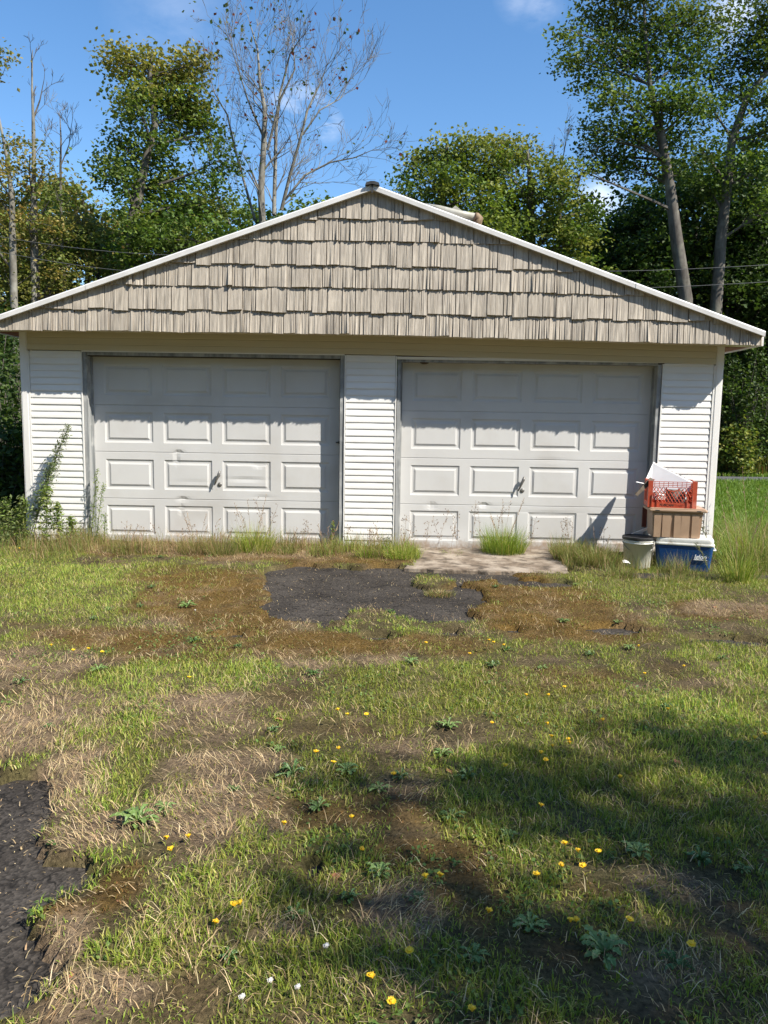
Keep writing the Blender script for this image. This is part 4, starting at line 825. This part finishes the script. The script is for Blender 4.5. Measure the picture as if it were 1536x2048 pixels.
# woodland trees, copies of three kinds behind everything
def proto(kind, pal_, wts, seed):
    rnd.seed(seed); bl = []
    for k in range(15):
        a = rnd.uniform(0, 6.28); h_ = 1.2+k*.55; rr_ = (2.3-abs(h_-5)*.28)*rnd.uniform(.3, .8); bl.append((math.cos(a)*rr_, math.sin(a)*rr_, h_, rnd.uniform(.8, 1.3), rnd.uniform(.8, 1.3), rnd.uniform(.6, .9)))
    return tree('woodland_tree', kind, [(0, 0, -.1, .17), (.05, 0, 3, .14), (-.05, .05, 6, .09), (.0, 0, 8.8, .03)], bl, pal_, wts, 10, .17, 34, .55, 'darkb', 'woodland trees behind the garage')
def copy_tree(o, loc, rz, sc, label=None, group=None):
    r_ = o.copy(); COL.objects.link(r_); r_.location = loc; r_.rotation_euler = (0, 0, rz); r_.scale = (sc, sc, sc)
    if label: r_['label'] = label
    if group: r_['group'] = group
    for ch in list(o.children): c = ch.copy(); COL.objects.link(c); c.parent = r_
    return r_
WL = {'d': 'dark evergreen looking woodland tree in the shaded wood behind', 'g': 'mid green woodland tree filling the wood behind', 'o': 'olive green woodland tree at the left wood edge'}
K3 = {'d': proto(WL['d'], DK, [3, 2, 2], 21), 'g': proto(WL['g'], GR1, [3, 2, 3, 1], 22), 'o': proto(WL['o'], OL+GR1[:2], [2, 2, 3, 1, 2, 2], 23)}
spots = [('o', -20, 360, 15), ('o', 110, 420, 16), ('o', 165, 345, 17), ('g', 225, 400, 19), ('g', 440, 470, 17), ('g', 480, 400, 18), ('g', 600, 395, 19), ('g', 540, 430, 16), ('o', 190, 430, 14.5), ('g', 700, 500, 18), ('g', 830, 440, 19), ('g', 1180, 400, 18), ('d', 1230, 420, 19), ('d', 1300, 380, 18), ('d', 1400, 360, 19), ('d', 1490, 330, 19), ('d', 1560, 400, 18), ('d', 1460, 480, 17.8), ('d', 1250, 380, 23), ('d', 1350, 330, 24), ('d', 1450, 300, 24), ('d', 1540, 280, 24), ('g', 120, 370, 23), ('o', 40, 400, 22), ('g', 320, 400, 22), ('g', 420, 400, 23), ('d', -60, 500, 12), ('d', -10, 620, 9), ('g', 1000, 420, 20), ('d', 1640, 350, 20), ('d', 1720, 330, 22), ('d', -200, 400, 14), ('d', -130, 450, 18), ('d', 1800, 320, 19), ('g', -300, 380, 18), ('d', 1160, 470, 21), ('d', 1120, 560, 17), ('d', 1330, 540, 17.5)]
first = set()
WLAB = ['olive leaved tree behind the mottled pale trunk at the left photo edge', 'low olive tree just right of the thin pale trunk tree', 'tallest olive tree between the pale trunks and the green maple', 'green tree peeping out left of the green maple', 'green tree low between the green maple and the bare tree', 'green tree behind the left stems of the bare tree', 'green tree behind the right stems of the bare tree', 'green tree low behind the middle stems of the bare tree', 'lowest olive tree left of the green maple', 'green tree mostly hidden behind the roof peak', 'green tree behind the left rounded tree', 'green tree filling the gap right of the two rounded trees', 'dark tree left of the curved pale trunk', 'dark tree close behind the curved pale trunk', 'dark tree between the two tall pale trunks', 'dark tree right of the forking pale trunk', 'dark tree beyond the right photo edge, nearest the frame', 'lower dark tree behind the forking pale trunk', 'far dark tree in the second row left of the curved trunk', 'far dark tree in the second row behind the curved trunk', 'far dark tree in the second row between the pale trunks', 'far dark tree in the second row at the right photo edge', 'far green tree in the second row behind the low olive tree', 'far olive tree in the second row at the left photo edge', 'far green tree in the second row behind the green maple', 'far green tree in the second row behind the bare tree', 'dark tree rising outside the left photo edge beside the roof', 'dark tree behind the hedge shrubs left of the garage', 'green tree between the two rounded trees', 'dark tree outside the right photo edge, first beyond the frame', 'dark tree outside the right photo edge, second beyond the frame', 'dark tree outside the left photo edge, second beyond the frame', 'dark tree outside the left photo edge, set back from the hedge', 'dark tree farthest outside the right photo edge', 'green tree farthest outside the left photo edge', 'far dark tree under the crown of the curved trunk maple', 'dark low tree behind the right rounded tree', 'dark low tree behind the foot of the curved pale trunk']
for si, (k, px, py, Y_) in enumerate(spots):
    tip = at(px, py, Y_); sc = (tip[2]+.1)/9.6; o = K3[k]
    if k in first: copy_tree(o, (tip[0], tip[1], -.1), rnd.uniform(0, 6.28), sc, WLAB[si])
    else: first.add(k); o.location = (tip[0], tip[1], -.1); o.rotation_euler = (0, 0, rnd.uniform(0, 6)); o.scale = (sc,)*3; o['label'] = WLAB[si]
# unseen trees added behind the camera to cut sky light on the garage front
for i in range(26):
    a_ = R(-165+i*6.2); d_ = 19+rnd.uniform(-1.5, 5)+(11 if -55 < -165+i*6.2 < -8 else 0); k = rnd.choice('dgo')
    copy_tree(K3[k], (3.5+d_*math.cos(a_)*1.15, -7+d_*math.sin(a_), -.1), rnd.uniform(0, 6.28), rnd.uniform(1.35, 1.7), 'unseen tree added behind the camera to dim sky light on the garage front', 'added trees behind the camera holding back sky light')
# far woodland mass
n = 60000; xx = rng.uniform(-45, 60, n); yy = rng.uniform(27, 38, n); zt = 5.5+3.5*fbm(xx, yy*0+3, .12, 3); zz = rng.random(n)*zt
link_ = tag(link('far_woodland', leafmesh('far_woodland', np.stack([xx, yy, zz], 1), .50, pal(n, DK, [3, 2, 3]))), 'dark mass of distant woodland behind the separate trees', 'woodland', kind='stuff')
# shrubs
def shrub(name, label, c, r_, h_, pal_, n_, ls, group=None, seed=1):
    rnd.seed(seed); T = empty(name, (c[0], c[1], -.08)); tag(T, label, 'shrub', group); mb_ = MB(); cs = []
    for k in range(n_):
        a = rnd.uniform(0, 6.28); q_ = Vector((math.cos(a)*r_*rnd.random()**.6, math.sin(a)*r_*rnd.random()**.6, h_*rnd.uniform(.08, 1)))
        tube_np(mb_, (q_.x*.2, q_.y*.2, 0), q_, .012, .004, 3, .08, 2); cs.append(tuple(q_))
    mb_.build('stems', M['bark'], T); cs = np.array(cs); nn = np.repeat(np.arange(len(cs)), 34)
    link('foliage', leafmesh('foliage', cs[nn]+rng.normal(size=(len(nn), 3))*.16, ls, pal(len(nn), pal_, [1]*len(pal_))), T); return T
for i, (px, py, Y_, r_, pl_) in enumerate(((5, 690, 2.6, .9, DK), (-30, 640, 4.2, 1.4, DK), (28, 860, 1.6, .40, DK+GR1[:1]), (-40, 900, 1.2, .6, DK), (10, 760, 6.5, 1.2, DK), (-150, 760, 3, 1.3, DK))):
    c = at(px, py, Y_); shrub('hedge_shrub', ['dark leafy shrub rising above the others left of the garage', 'large dark shrub behind the left corner of the garage', 'low dark shrub against the left corner post', 'low dark shrub at the left edge of the photo', 'far dark shrub behind the left hedge', 'outer dark shrub left of the hedge'][i], c, r_, c[2]+.08, pl_, int(40+70*r_), .075, seed=30+i)
for i, (px, py, Y_, r_, pl_) in enumerate(((1475, 865, 15.5, .45, YG[:2]+GR1), (1500, 700, 17, 1.6, DK), (1445, 800, 17.5, .8, DK), (1545, 800, 17.5, 1.3, DK), (1480, 760, 16.5, 1.1, DK+GR1[:1]))):
    c = at(px, py, Y_); shrub('edge_shrub', ['yellow green bush at the right edge of the wood', 'tall dark shrub under the woodland at right', 'dark shrub just behind the right corner post', 'dark shrub at the right edge of the photo', 'mid dark shrub behind the yellow green bush'][i], c, r_, c[2]+.08, pl_, int(40+90*r_), .11, seed=50+i)
# shade tree behind the camera, whose shadow falls over the foreground
def shb(lst, H0):
    o_ = []
    for (px, py, rx, ry) in lst:
        cx_, cy_, a, b = ell(px, py, rx, ry); h_ = H0+rnd.uniform(-.7, .9); t = h_/SUNV[2]; o_.append((cx_+SUNV[0]*t, cy_+SUNV[1]*t, h_, a*.8, b*.7, .3))
    return o_
SH = shb([(1350, 1490, 120, 18), (1470, 1530, 100, 28), (1150, 1575, 90, 18), (1290, 1640, 130, 26), (1470, 1670, 110, 40), (1080, 1640, 60, 16), (1430, 1760, 50, 20), (980, 1590, 40, 12), (820, 1930, 110, 30), (980, 1880, 70, 20), (1120, 1960, 120, 28), (1330, 1930, 70, 22), (1500, 2000, 90, 40), (760, 1830, 40, 12), (1530, 1840, 50, 30), (1650, 1560, 70, 50), (1700, 1750, 100, 60), (640, 1570, 40, 10), (1250, 2030, 80, 20)], 7.)
tree('shade_tree', 'tree behind the camera casting shade on the lawn', [(12.5, -12.5, -.1, .28), (12.2, -12, 3, .22), (11.5, -11.2, 5.5, .14), (10.8, -10.6, 7, .06)], SH, GR1, [1, 1, 1, 1], 6.4, .10, 27, .27, 'bark')

# ------------------------------------------------------------------ power lines
for i, (a, b) in enumerate(((((880, 535), (1560, 528))), (((900, 570), (1560, 562))), (((-20, 500), (420, 552))), (((-20, 470), (420, 512))))):
    Y_ = 9.5+i*.4; p0, p1 = Vector(at(*a, Y_)), Vector(at(*b, Y_)); mb = MB()
    mb.tube([(p0.lerp(p1, t/16)-p0)+Vector((0, 0, -.12*math.sin(math.pi*t/16))) for t in range(17)], .0055, 5)
    o = mb.build('power_line', M['wire'], None, tuple(p0)); tag(o, ['upper thin wire crossing the dark wood at right', 'lower thin wire crossing the dark wood at right', 'lower thin wire crossing the trees at left', 'upper thin wire crossing the trees at left'][i], 'wire', 'overhead wires')

# ------------------------------------------------------------------ individual weeds, tufts, flowers
def tuft(px, py, h_, r_, n, cols, wts, label, seedheads=0, lean=(.05, 1.0)):
    c = gr(px, py); T = empty('grass_tuft', (c[0], c[1], 0 if c[0] < 5.4 else float(hgt(np.array([c[0]]), np.array([min(c[1], .1)]), 0., 0.)[0])-.005)); tag(T, label, 'grass tuft')
    a = rng.uniform(0, 6.28, n); rr_ = r_*rng.random(n)**.7*.45; P_ = np.stack([np.cos(a)*rr_, np.sin(a)*rr_, np.full(n, .0)], 1)
    V, lp, st, C = blades(P_, h_*(.45+.75*rng.random(n)), rng.uniform(.002, .0055, n), a+rng.normal(size=n)*.5, rng.uniform(*lean, n), pal(n, cols, wts))
    link('blades', npmesh('blades', V, lp, st, M['grassm'], np.clip(C, 0, 1)), T)
    if seedheads:
        mb_ = MB()
        for k in range(seedheads):
            t = rnd.uniform(0, 6.28); L_ = h_*rnd.uniform(1.1, 1.9); q_ = Vector((math.cos(t)*L_*.35, math.sin(t)*L_*.35, L_)); mb_.tube([(0, 0, 0), q_*.6+Vector((0, 0, .02)), q_], [.0016, .0014, .001], 3); 
            for j in range(6): s_ = q_*(.75+.05*j); mb_.tube([s_, s_+Vector((rnd.uniform(-.02, .02), rnd.uniform(-.02, .02), .02))], [.004, .001], 3)
        mb_.build('seed_stalks', M['rust'], T)
tuft(505, 1108, .36, .40, 700, GREEN, [3, 3, 3, 1, 2], 'bright green grass tuft before the left door', 7)
tuft(1005, 1110, .34, .50, 1500, GREEN, [4, 3, 2, 3, 1], 'dense round grass tuft on the concrete apron', 9)
tuft(805, 1122, .21, .40, 700, GREEN, [3, 3, 3, 1, 1], 'green grass tuft at the left end of the apron', 3)
tuft(395, 1110, .24, .45, 750, MIX, [2, 3, 3, 3, 2], 'straw tinged grass tuft under the left door handle', 6)
tuft(445, 1114, .22, .40, 650, MIX, [4, 2, 2, 1, 3], 'dark green grass tuft left of the bright one', 3)
tuft(575, 1112, .16, .3, 300, MIX, [4, 3, 2, 1, 3], 'low mixed grass tuft right of the bright one', 3)
tuft(255, 1112, .18, .3, 300, MIX, [4, 3, 2, 1, 3], 'mixed grass tuft under the left panels of the left door', 4)
tuft(735, 1118, .18, .3, 300, GREEN, [4, 3, 2, 1, 1], 'green grass tuft at the foot of the middle pier', 3)
tuft(655, 1112, .22, .22, 240, MIX, [2, 3, 4, 2, 2], 'dry grass tuft at the right jamb of the left door', 5)
tuft(905, 1112, .09, .30, 160, GREEN, [3, 3, 2, 1, 1], 'low sprawling grass on the left of the apron', 0, (.6, 1.4))
tuft(1140, 1125, .24, .4, 900, MIX, [5, 3, 2, 2, 3], 'leaning grass clump at the right end of the apron', 2)
tuft(1195, 1135, .26, .5, 1300, MIX, [5, 3, 2, 1, 4], 'thick green clump left of the white pail', 2)
tuft(1475, 1165, .40, .35, 420, GREEN, [4, 3, 3, 2, 2], 'tall arching clump right of the blue cooler', 6)
tuft(1500, 1120, .60, .45, 500, GREEN, [4, 3, 3, 2, 2], 'tallest arching grass at the right edge', 8)
tuft(1240, 1158, .12, .35, 420, MIX, [5, 3, 2, 1, 4], 'short grass in front of the white pail', 0)
tuft(1345, 1165, .10, .45, 400, MIX, [5, 3, 2, 1, 4], 'short grass in front of the blue cooler', 0)
tuft(880, 1190, .05, .3, 500, MIX, [2, 3, 2, 3, 2], 'low mossy tuft growing on the bare asphalt', 0, (.3, 1.2))
def weed(label, base, tip, n_side, side, ls, cols, droop=.2, name='tall_weed', low=.15, flower=None):
    b = Vector(base); t = Vector(tip); T = empty(name, tuple(b)); tag(T, label, 'weed'); mb_ = MB()
    st = [b.lerp(t, k/6)-b+Vector((0, 0, .05*math.sin(math.pi*k/6))) for k in range(7)]; mb_.tube(st, [.006-.0007*k for k in range(7)], 5); P_ = []
    for k in range(n_side):
        s_ = low+(1-low)*k/n_side; i = min(5, int(s_*6)); p = st[i].lerp(st[i+1], s_*6-i); a = rnd.uniform(0, 6.28); L_ = side*(1.15-s_)*rnd.uniform(.6, 1.1); ax_ = (st[-1]-st[0]).normalized()
        q_ = p+ax_*L_*.7+Vector((math.cos(a), math.sin(a)*.6, -.1))*L_*.7; mb_.tube([p, p.lerp(q_, .5)+Vector((0, 0, droop*L_*.2)), q_], [.0022, .0018, .001], 3)
        for j in range(9): P_.append(tuple(p.lerp(q_, .15+j*.1)+Vector((rnd.gauss(0, 1), rnd.gauss(0, 1), rnd.gauss(0, 1)))*ls*.55))
    mb_.build('stem', M['stem'], T); P_ = np.array(P_); link('foliage', leafmesh('foliage', P_, ls, pal(len(P_), cols, [1]*len(cols)), .38), T)
MG = [(.16, .20, .08), (.20, .23, .10), (.12, .16, .06)]; LG = [(.19, .25, .05), (.26, .30, .08), (.13, .20, .04)]
weed('grey green feathery weed leaning up across the left siding', at(60, 1075, -.15), at(137, 852, -.22), 90, .24, .034, MG)
weed('second feathery stem beside the leaning weed at the left post', at(66, 1075, -.20), at(105, 925, -.25), 60, .20, .034, MG)
weed('yellow green leafy weed in front of the left siding', at(95, 1105, -.35), at(92, 975, -.35), 50, .20, .045, LG)
weed('short leafy weed at the foot of the left siding', at(120, 1108, -.35), at(114, 1010, -.35), 44, .18, .045, LG)
weed('low leafy weed between siding and left jamb', at(150, 1112, -.35), at(142, 1035, -.3), 36, .15, .04, LG)
weed('bushy weed at the left corner post foot', at(40, 1110, -.4), at(45, 1000, -.4), 60, .26, .045, LG+MG)
weed('bushy weed left of the corner post cut by the photo edge', at(5, 1110, -.5), at(10, 1005, -.5), 60, .28, .045, LG+MG)
weed('thin climbing weed in front of the left jamb', at(180, 1108, -.12), at(195, 937, -.1), 30, .09, .028, LG)
weed('shorter thin weed right of the left jamb', at(190, 1108, -.12), at(207, 965, -.1), 22, .08, .028, LG)
weed('small leafy weed under the left door corner', at(208, 1108, -.2), at(211, 1025, -.2), 14, .09, .03, LG)
weed('small weed with rusty top at the right end of the left door', at(662, 1112, -.1), at(667, 1042, -.1), 14, .06, .028, LG+[(.3, .15, .05)])
weed('dead dark weed drooping over the cooler end', at(1428, 1125, -.6), at(1395, 1040, -.55), 18, .14, .02, [(.14, .11, .07), (.10, .09, .05)])
weed('thin weed trailing over the cooler lid', at(1420, 1150, -1.05), at(1388, 1085, -.95), 12, .08, .02, [(.20, .16, .08), (.12, .13, .05)])
# seed stalks against the right door
for i, (px, tp_, lx) in enumerate(((830, 1030, -6), (850, 1045, 4), (870, 1020, 14), (885, 1035, -10), (900, 1022, 8), (915, 1040, -4), (945, 1000, 3), (962, 1010, -3), (985, 1015, 10), (1060, 1040, 5), (1128, 1030, 4), (1140, 1045, -3), (808, 1035, 2), (1205, 1055, 2), (365, 1060, 3), (390, 1050, -4), (425, 1045, 4), (540, 1000, -14), (520, 1010, 18), (495, 1030, -12), (600, 1050, 6), (625, 1045, -6), (690, 1055, 4), (740, 1060, 2), (760, 1050, -4), (280, 1060, 4), (320, 1055, -6), (245, 1040, 5))):
    b = at(px, 1106, -.12); t = Vector(at(px+lx*2, tp_, -.16)); b = Vector(b); mb = MB(); mb.tube([(0, 0, 0), (t-b)*.5+Vector((0, 0, .02)), t-b], [.002, .0017, .0012], 3)
    for j in range(14):
        s_ = rnd.uniform(.35, 1); p = (t-b)*s_; q_ = p+Vector((rnd.uniform(-.05, .05), rnd.uniform(-.03, .03), rnd.uniform(.0, .05))); mb.tube([p, q_], [.0009, .0008], 3); mb.lathe([(.001, -.008), (.0048, -.002), (.0038, .004), (.0008, .008)], 5, tuple(q_), 1)
    o = mb.build('seed_stalk', [M['dry_stalk']] if 'dry_stalk' in M else [M['rust'], M['rust']], None, tuple(b)); tag(o, 'thin dry weed stalk with brown seed heads in front of the %s' % ('right door' if px > 790 else 'left door' if px < 680 else 'middle pier'), 'weed stalk', 'dry seed stalks before the ' + ('right door' if px > 790 else 'left door' if px < 680 else 'middle pier'))
# rosettes
def rosette_mesh(n, L_, w_, cols, up_=.35):
    mb_ = MB()
    for k in range(n):
        a = 2.399*k+rnd.uniform(-.3, .3); l_ = L_*rnd.uniform(.6, 1.1); e = rnd.uniform(up_*.4, up_*1.5); d_ = Vector((math.cos(a), math.sin(a), 0)); s_ = Vector((-math.sin(a), math.cos(a), 0))*w_*rnd.uniform(.7, 1.1)
        ps_ = [(0, .15), (.2, .3), (.3, .75), (.38, .4), (.5, .95), (.58, .5), (.7, 1.1), (.78, .6), (.88, .7), (1, .05)]; vs_ = []
        for t, ww in ps_:
            c_ = d_*l_*t*math.cos(e)+Vector((0, 0, l_*math.sin(e)*math.sin(t*2.3)*.8+.004)); jag = rnd.uniform(.75, 1.2)
            vs_ += [c_-s_*ww*.5*jag+Vector((0, 0, .004)), c_, c_+s_*ww*.5*jag+Vector((0, 0, .004))]
        mb_.add(vs_, [(i*3+j, i*3+j+1, i*3+j+4, i*3+j+3) for i in range(9) for j in (0, 1)])
    return mb_
M['rosette'] = mat('weed_leaf', (.10, .175, .035), .5, (.15, .21, .05), 25, (1, 1, 1), .2, 60)
M['rosette2'] = mat('dark_weed_leaf', (.065, .13, .03), .45, (.09, .16, .035), 25, (1, 1, 1), .2, 60)
rm = [rosette_mesh(14, .075, .019, None).mesh('rosette_weed', M['rosette']), rosette_mesh(18, .06, .014, None, .6).mesh('rosette_weed', M['rosette2']), rosette_mesh(12, .085, .024, None, .5).mesh('rosette_weed', M['rosette'])]
def ground_z(px, py):
    c = gr(px, py); a = np.array([c[0]]); b = np.array([c[1]]); A_, s_, *_ = masks(a, b); return c, float(max(hgt(a, b, A_, s_)[0], -.008))
RL = [(375, 1222, 0, 1.3, 'jagged rosette weed alone on the rusty moss left of the asphalt'), (780, 1226, 1, .9, 'small green weed on the lower edge of the bare asphalt'), (275, 1668, 2, 1.3, 'large broadleaf weed on the dead grass by the lower left asphalt'), (1205, 1938, 2, 1.25, 'large toothed rosette in the lower right grass'), (585, 1570, 1, 1.3, 'dark weed rosette beside the dead patch at centre')]
for (px, py, k, sc, lb) in RL:
    c, z = ground_z(px, py); o = link('rosette_weed', rm[k], None, (c[0], c[1], z)); o.scale = (sc,)*3; o.rotation_euler = (0, 0, rnd.uniform(0, 6)); tag(o, lb, 'weed')
for (px, py) in [(220, 1232), (190, 1252), (305, 1190), (285, 1222), (40, 1382), (100, 1475), (470, 1600), (760, 1600), (900, 1475), (545, 1475), (1010, 1310), (1180, 1318), (1260, 1310), (1240, 1255), (990, 1345), (1130, 1255), (830, 1830), (700, 1820), (1350, 1960), (1060, 1880), (690, 1560), (320, 1125), (950, 1935), (560, 1520), (640, 1640), (1270, 1730), (1400, 1740), (480, 1310), (390, 1290), (820, 1340), (1440, 1330), (900, 1650), (1010, 1690), (1480, 1760), (460, 1940), (590, 1850), (1150, 1180), (995, 1183), (330, 1640), (760, 1770), (930, 1570), (800, 1575), (880, 1530), (1090, 1350), (620, 1360), (200, 1355), (1330, 1430)]:
    c, z = ground_z(px+rnd.uniform(-6, 6), py+rnd.uniform(-4, 4)); o = link('rosette_weed', rm[rnd.choice((0, 1, 1, 2))], None, (c[0], c[1], z)); s_ = rnd.uniform(.55, 1.0); o.scale = (s_,)*3; o.rotation_euler = (0, 0, rnd.uniform(0, 6)); tag(o, 'small broadleaf weed flat in the patchy lawn', 'weed', 'small weeds in the lawn')
# clover and small broad leaves as ground cover
xx, yy = near(60000); A, sb, m, d, l = masks(xx, yy); k = fbm(xx+3, yy+8, 2.4, 3); s_ = (A < .3) & (sb < .5) & (k+l*.25 > .76); n = int(s_.sum()); print('clover', n)
Pz = np.stack([xx[s_], yy[s_], hgt(xx[s_], yy[s_], A[s_], 0*A[s_])+rng.uniform(.002, .022, n)], 1)
tag(link('clover', leafmesh('clover', Pz, .015, pal(n, [(.10, .17, .04), (.13, .20, .045), (.18, .24, .06)], [2, 2, 1]), .8, 1.2)), 'low clover and broad leaves among the lawn grass', 'clover', kind='stuff')
# yellow flowers
def flower_mesh(h_, white=False):
    mb_ = MB(); mb_.tube([(0, 0, 0), (.006, .002, h_*.5), (.0, .004, h_)], [.0016, .0014, .0012], 3, 0); n_ = 12
    for k in range(n_):
        a = 6.2832*k/n_; r_ = .0115 if not white else .009; e = .0 if not white else .006
        d_ = Vector((math.cos(a), math.sin(a), 0)); s_ = Vector((-math.sin(a), math.cos(a), 0))*.0045; c_ = Vector((0, .004, h_)); tp2 = c_+d_*r_+Vector((0, 0, rnd.uniform(.001, .007)))
        mb_.add([c_, c_+d_*r_*.6+s_+Vector((0, 0, .003)), tp2, c_+d_*r_*.6-s_+Vector((0, 0, .003))], [(0, 1, 2, 3)], 1)
    mb_.lathe([(.001, h_+.008), (.005, h_+.006), (.006, h_), (.002, h_-.006)], 6, (0, .004, 0), 1); return mb_.mesh('yellow_flower' if not white else 'clover_flower', [M['stem'], M['clover'] if white else M['petal']])
fm = [flower_mesh(h_) for h_ in (.05, .08, .11)]
FL = [(143, 1299), (175, 1297), (202, 1301), (102, 1290), (375, 1355), (695, 1428), (682, 1418), (730, 1425), (845, 1283), (680, 1495), (632, 1503), (662, 1525), (985, 1445), (1098, 1447), (1102, 1474), (1140, 1478), (1143, 1485), (1113, 1486), (1080, 1503), (1092, 1518), (1005, 1527), (791, 1544), (1336, 1417), (1100, 1389), (1132, 1374), (1050, 1390), (1292, 1346), (1208, 1438), (1525, 1465), (1510, 1472), (1242, 1550), (1070, 1608), (1140, 1687), (1156, 1701), (1078, 1752), (1119, 1727), (1167, 1728), (1198, 1702), (966, 1822), (1137, 1843), (1157, 1838), (1249, 1839), (1389, 1878), (820, 1895), (782, 2003), (949, 2021), (490, 1804), (458, 1804), (423, 1842), (347, 1695), (380, 1671), (330, 1677), (563, 1650), (702, 1633), (719, 1695), (742, 1950), (856, 1755), (868, 1752), (37, 1096), (50, 1095), (977, 1280), (990, 1284), (1010, 1289), (938, 1307), (1280, 1292), (1370, 1332)]
for (px, py) in FL:
    k = rnd.choice((0, 1, 2)); h_ = (.05, .08, .11)[k]; c = gr(px, py, h_+.02); o = link('yellow_flower', fm[k], None, (c[0], c[1], .018)); o.rotation_euler = (rnd.uniform(-.15, .25), rnd.uniform(-.2, .2), rnd.uniform(0, 6)); s_ = rnd.uniform(.85, 1.15); o.scale = (s_, s_, 1); tag(o, 'small yellow hawkweed flower standing in the lawn', 'flower', 'yellow flowers dotted over the lawn')
wf = flower_mesh(.07, True)
for (px, py) in [(483, 1990), (595, 1970), (540, 1957), (652, 1888), (1182, 1162), (1250, 1120), (1208, 1108), (390, 1218)]:
    c = gr(px, py, .08); o = link('clover_flower', wf, None, (c[0], c[1], .0)); s_ = rnd.uniform(.8, 1.1); o.scale = (s_, s_, 1); tag(o, 'small round white clover head in the grass', 'flower', 'white clover heads in the grass')
# fallen leaves
mb = MB(); mb.add([(-.03, 0, .0), (-.01, -.022, .006), (.012, -.016, .002), (.034, 0, .010), (.012, .020, .004), (-.012, .022, .008)], [(0, 1, 2, 3), (0, 3, 4, 5)]); fl = mb.mesh('fallen_leaf', M['fallen'])
for (px, py) in [(285, 1820), (145, 1960), (1140, 1690), (1188, 1560), (1355, 1525), (670, 1757), (1360, 1660), (430, 1620), (225, 1812), (1470, 1225), (1430, 1215), (1500, 1235), (1455, 1240), (1390, 1222), (560, 1440), (300, 1380), (900, 1545)]:
    c = gr(px, py, .03); o = link('fallen_leaf', fl, None, (c[0], c[1], .032)); s_ = rnd.uniform(.45, .85); o.scale = (s_,)*3; o.rotation_euler = (rnd.uniform(-.4, .4), rnd.uniform(-.4, .4), rnd.uniform(0, 6)); tag(o, 'dry reddish brown leaf lying on the grass', 'leaf', 'fallen leaves on the lawn')
# two white paper scraps by the pail
for (px, py, lb) in ((1252, 1125, 'larger white paper scrap in the grass left of the pail'), (1300, 1098, 'narrow white scrap caught between pail and cooler')):
    c = gr(px, py, .06); mb = MB(); mb.add([(-.05, -.02, .0), (0, -.03, .012), (.05, -.015, .0), (.045, .02, .01), (-.01, .025, .02), (-.045, .015, .006), (0, 0, .022)], [(0, 1, 6), (1, 2, 6), (2, 3, 6), (3, 4, 6), (4, 5, 6), (5, 0, 6)])
    o = mb.build('paper_scrap', M['panel'], None, (c[0], c[1], .06)); o.rotation_euler = (.3, .2, .4); tag(o, lb, 'paper scrap')
print('total tris approx', sum(sum(len(p_.vertices)-2 for p_ in o.data.polygons) if len(o.data.polygons) < 5000 else len(o.data.loops)-2*len(o.data.polygons) for o in S.objects if o.type == 'MESH'))
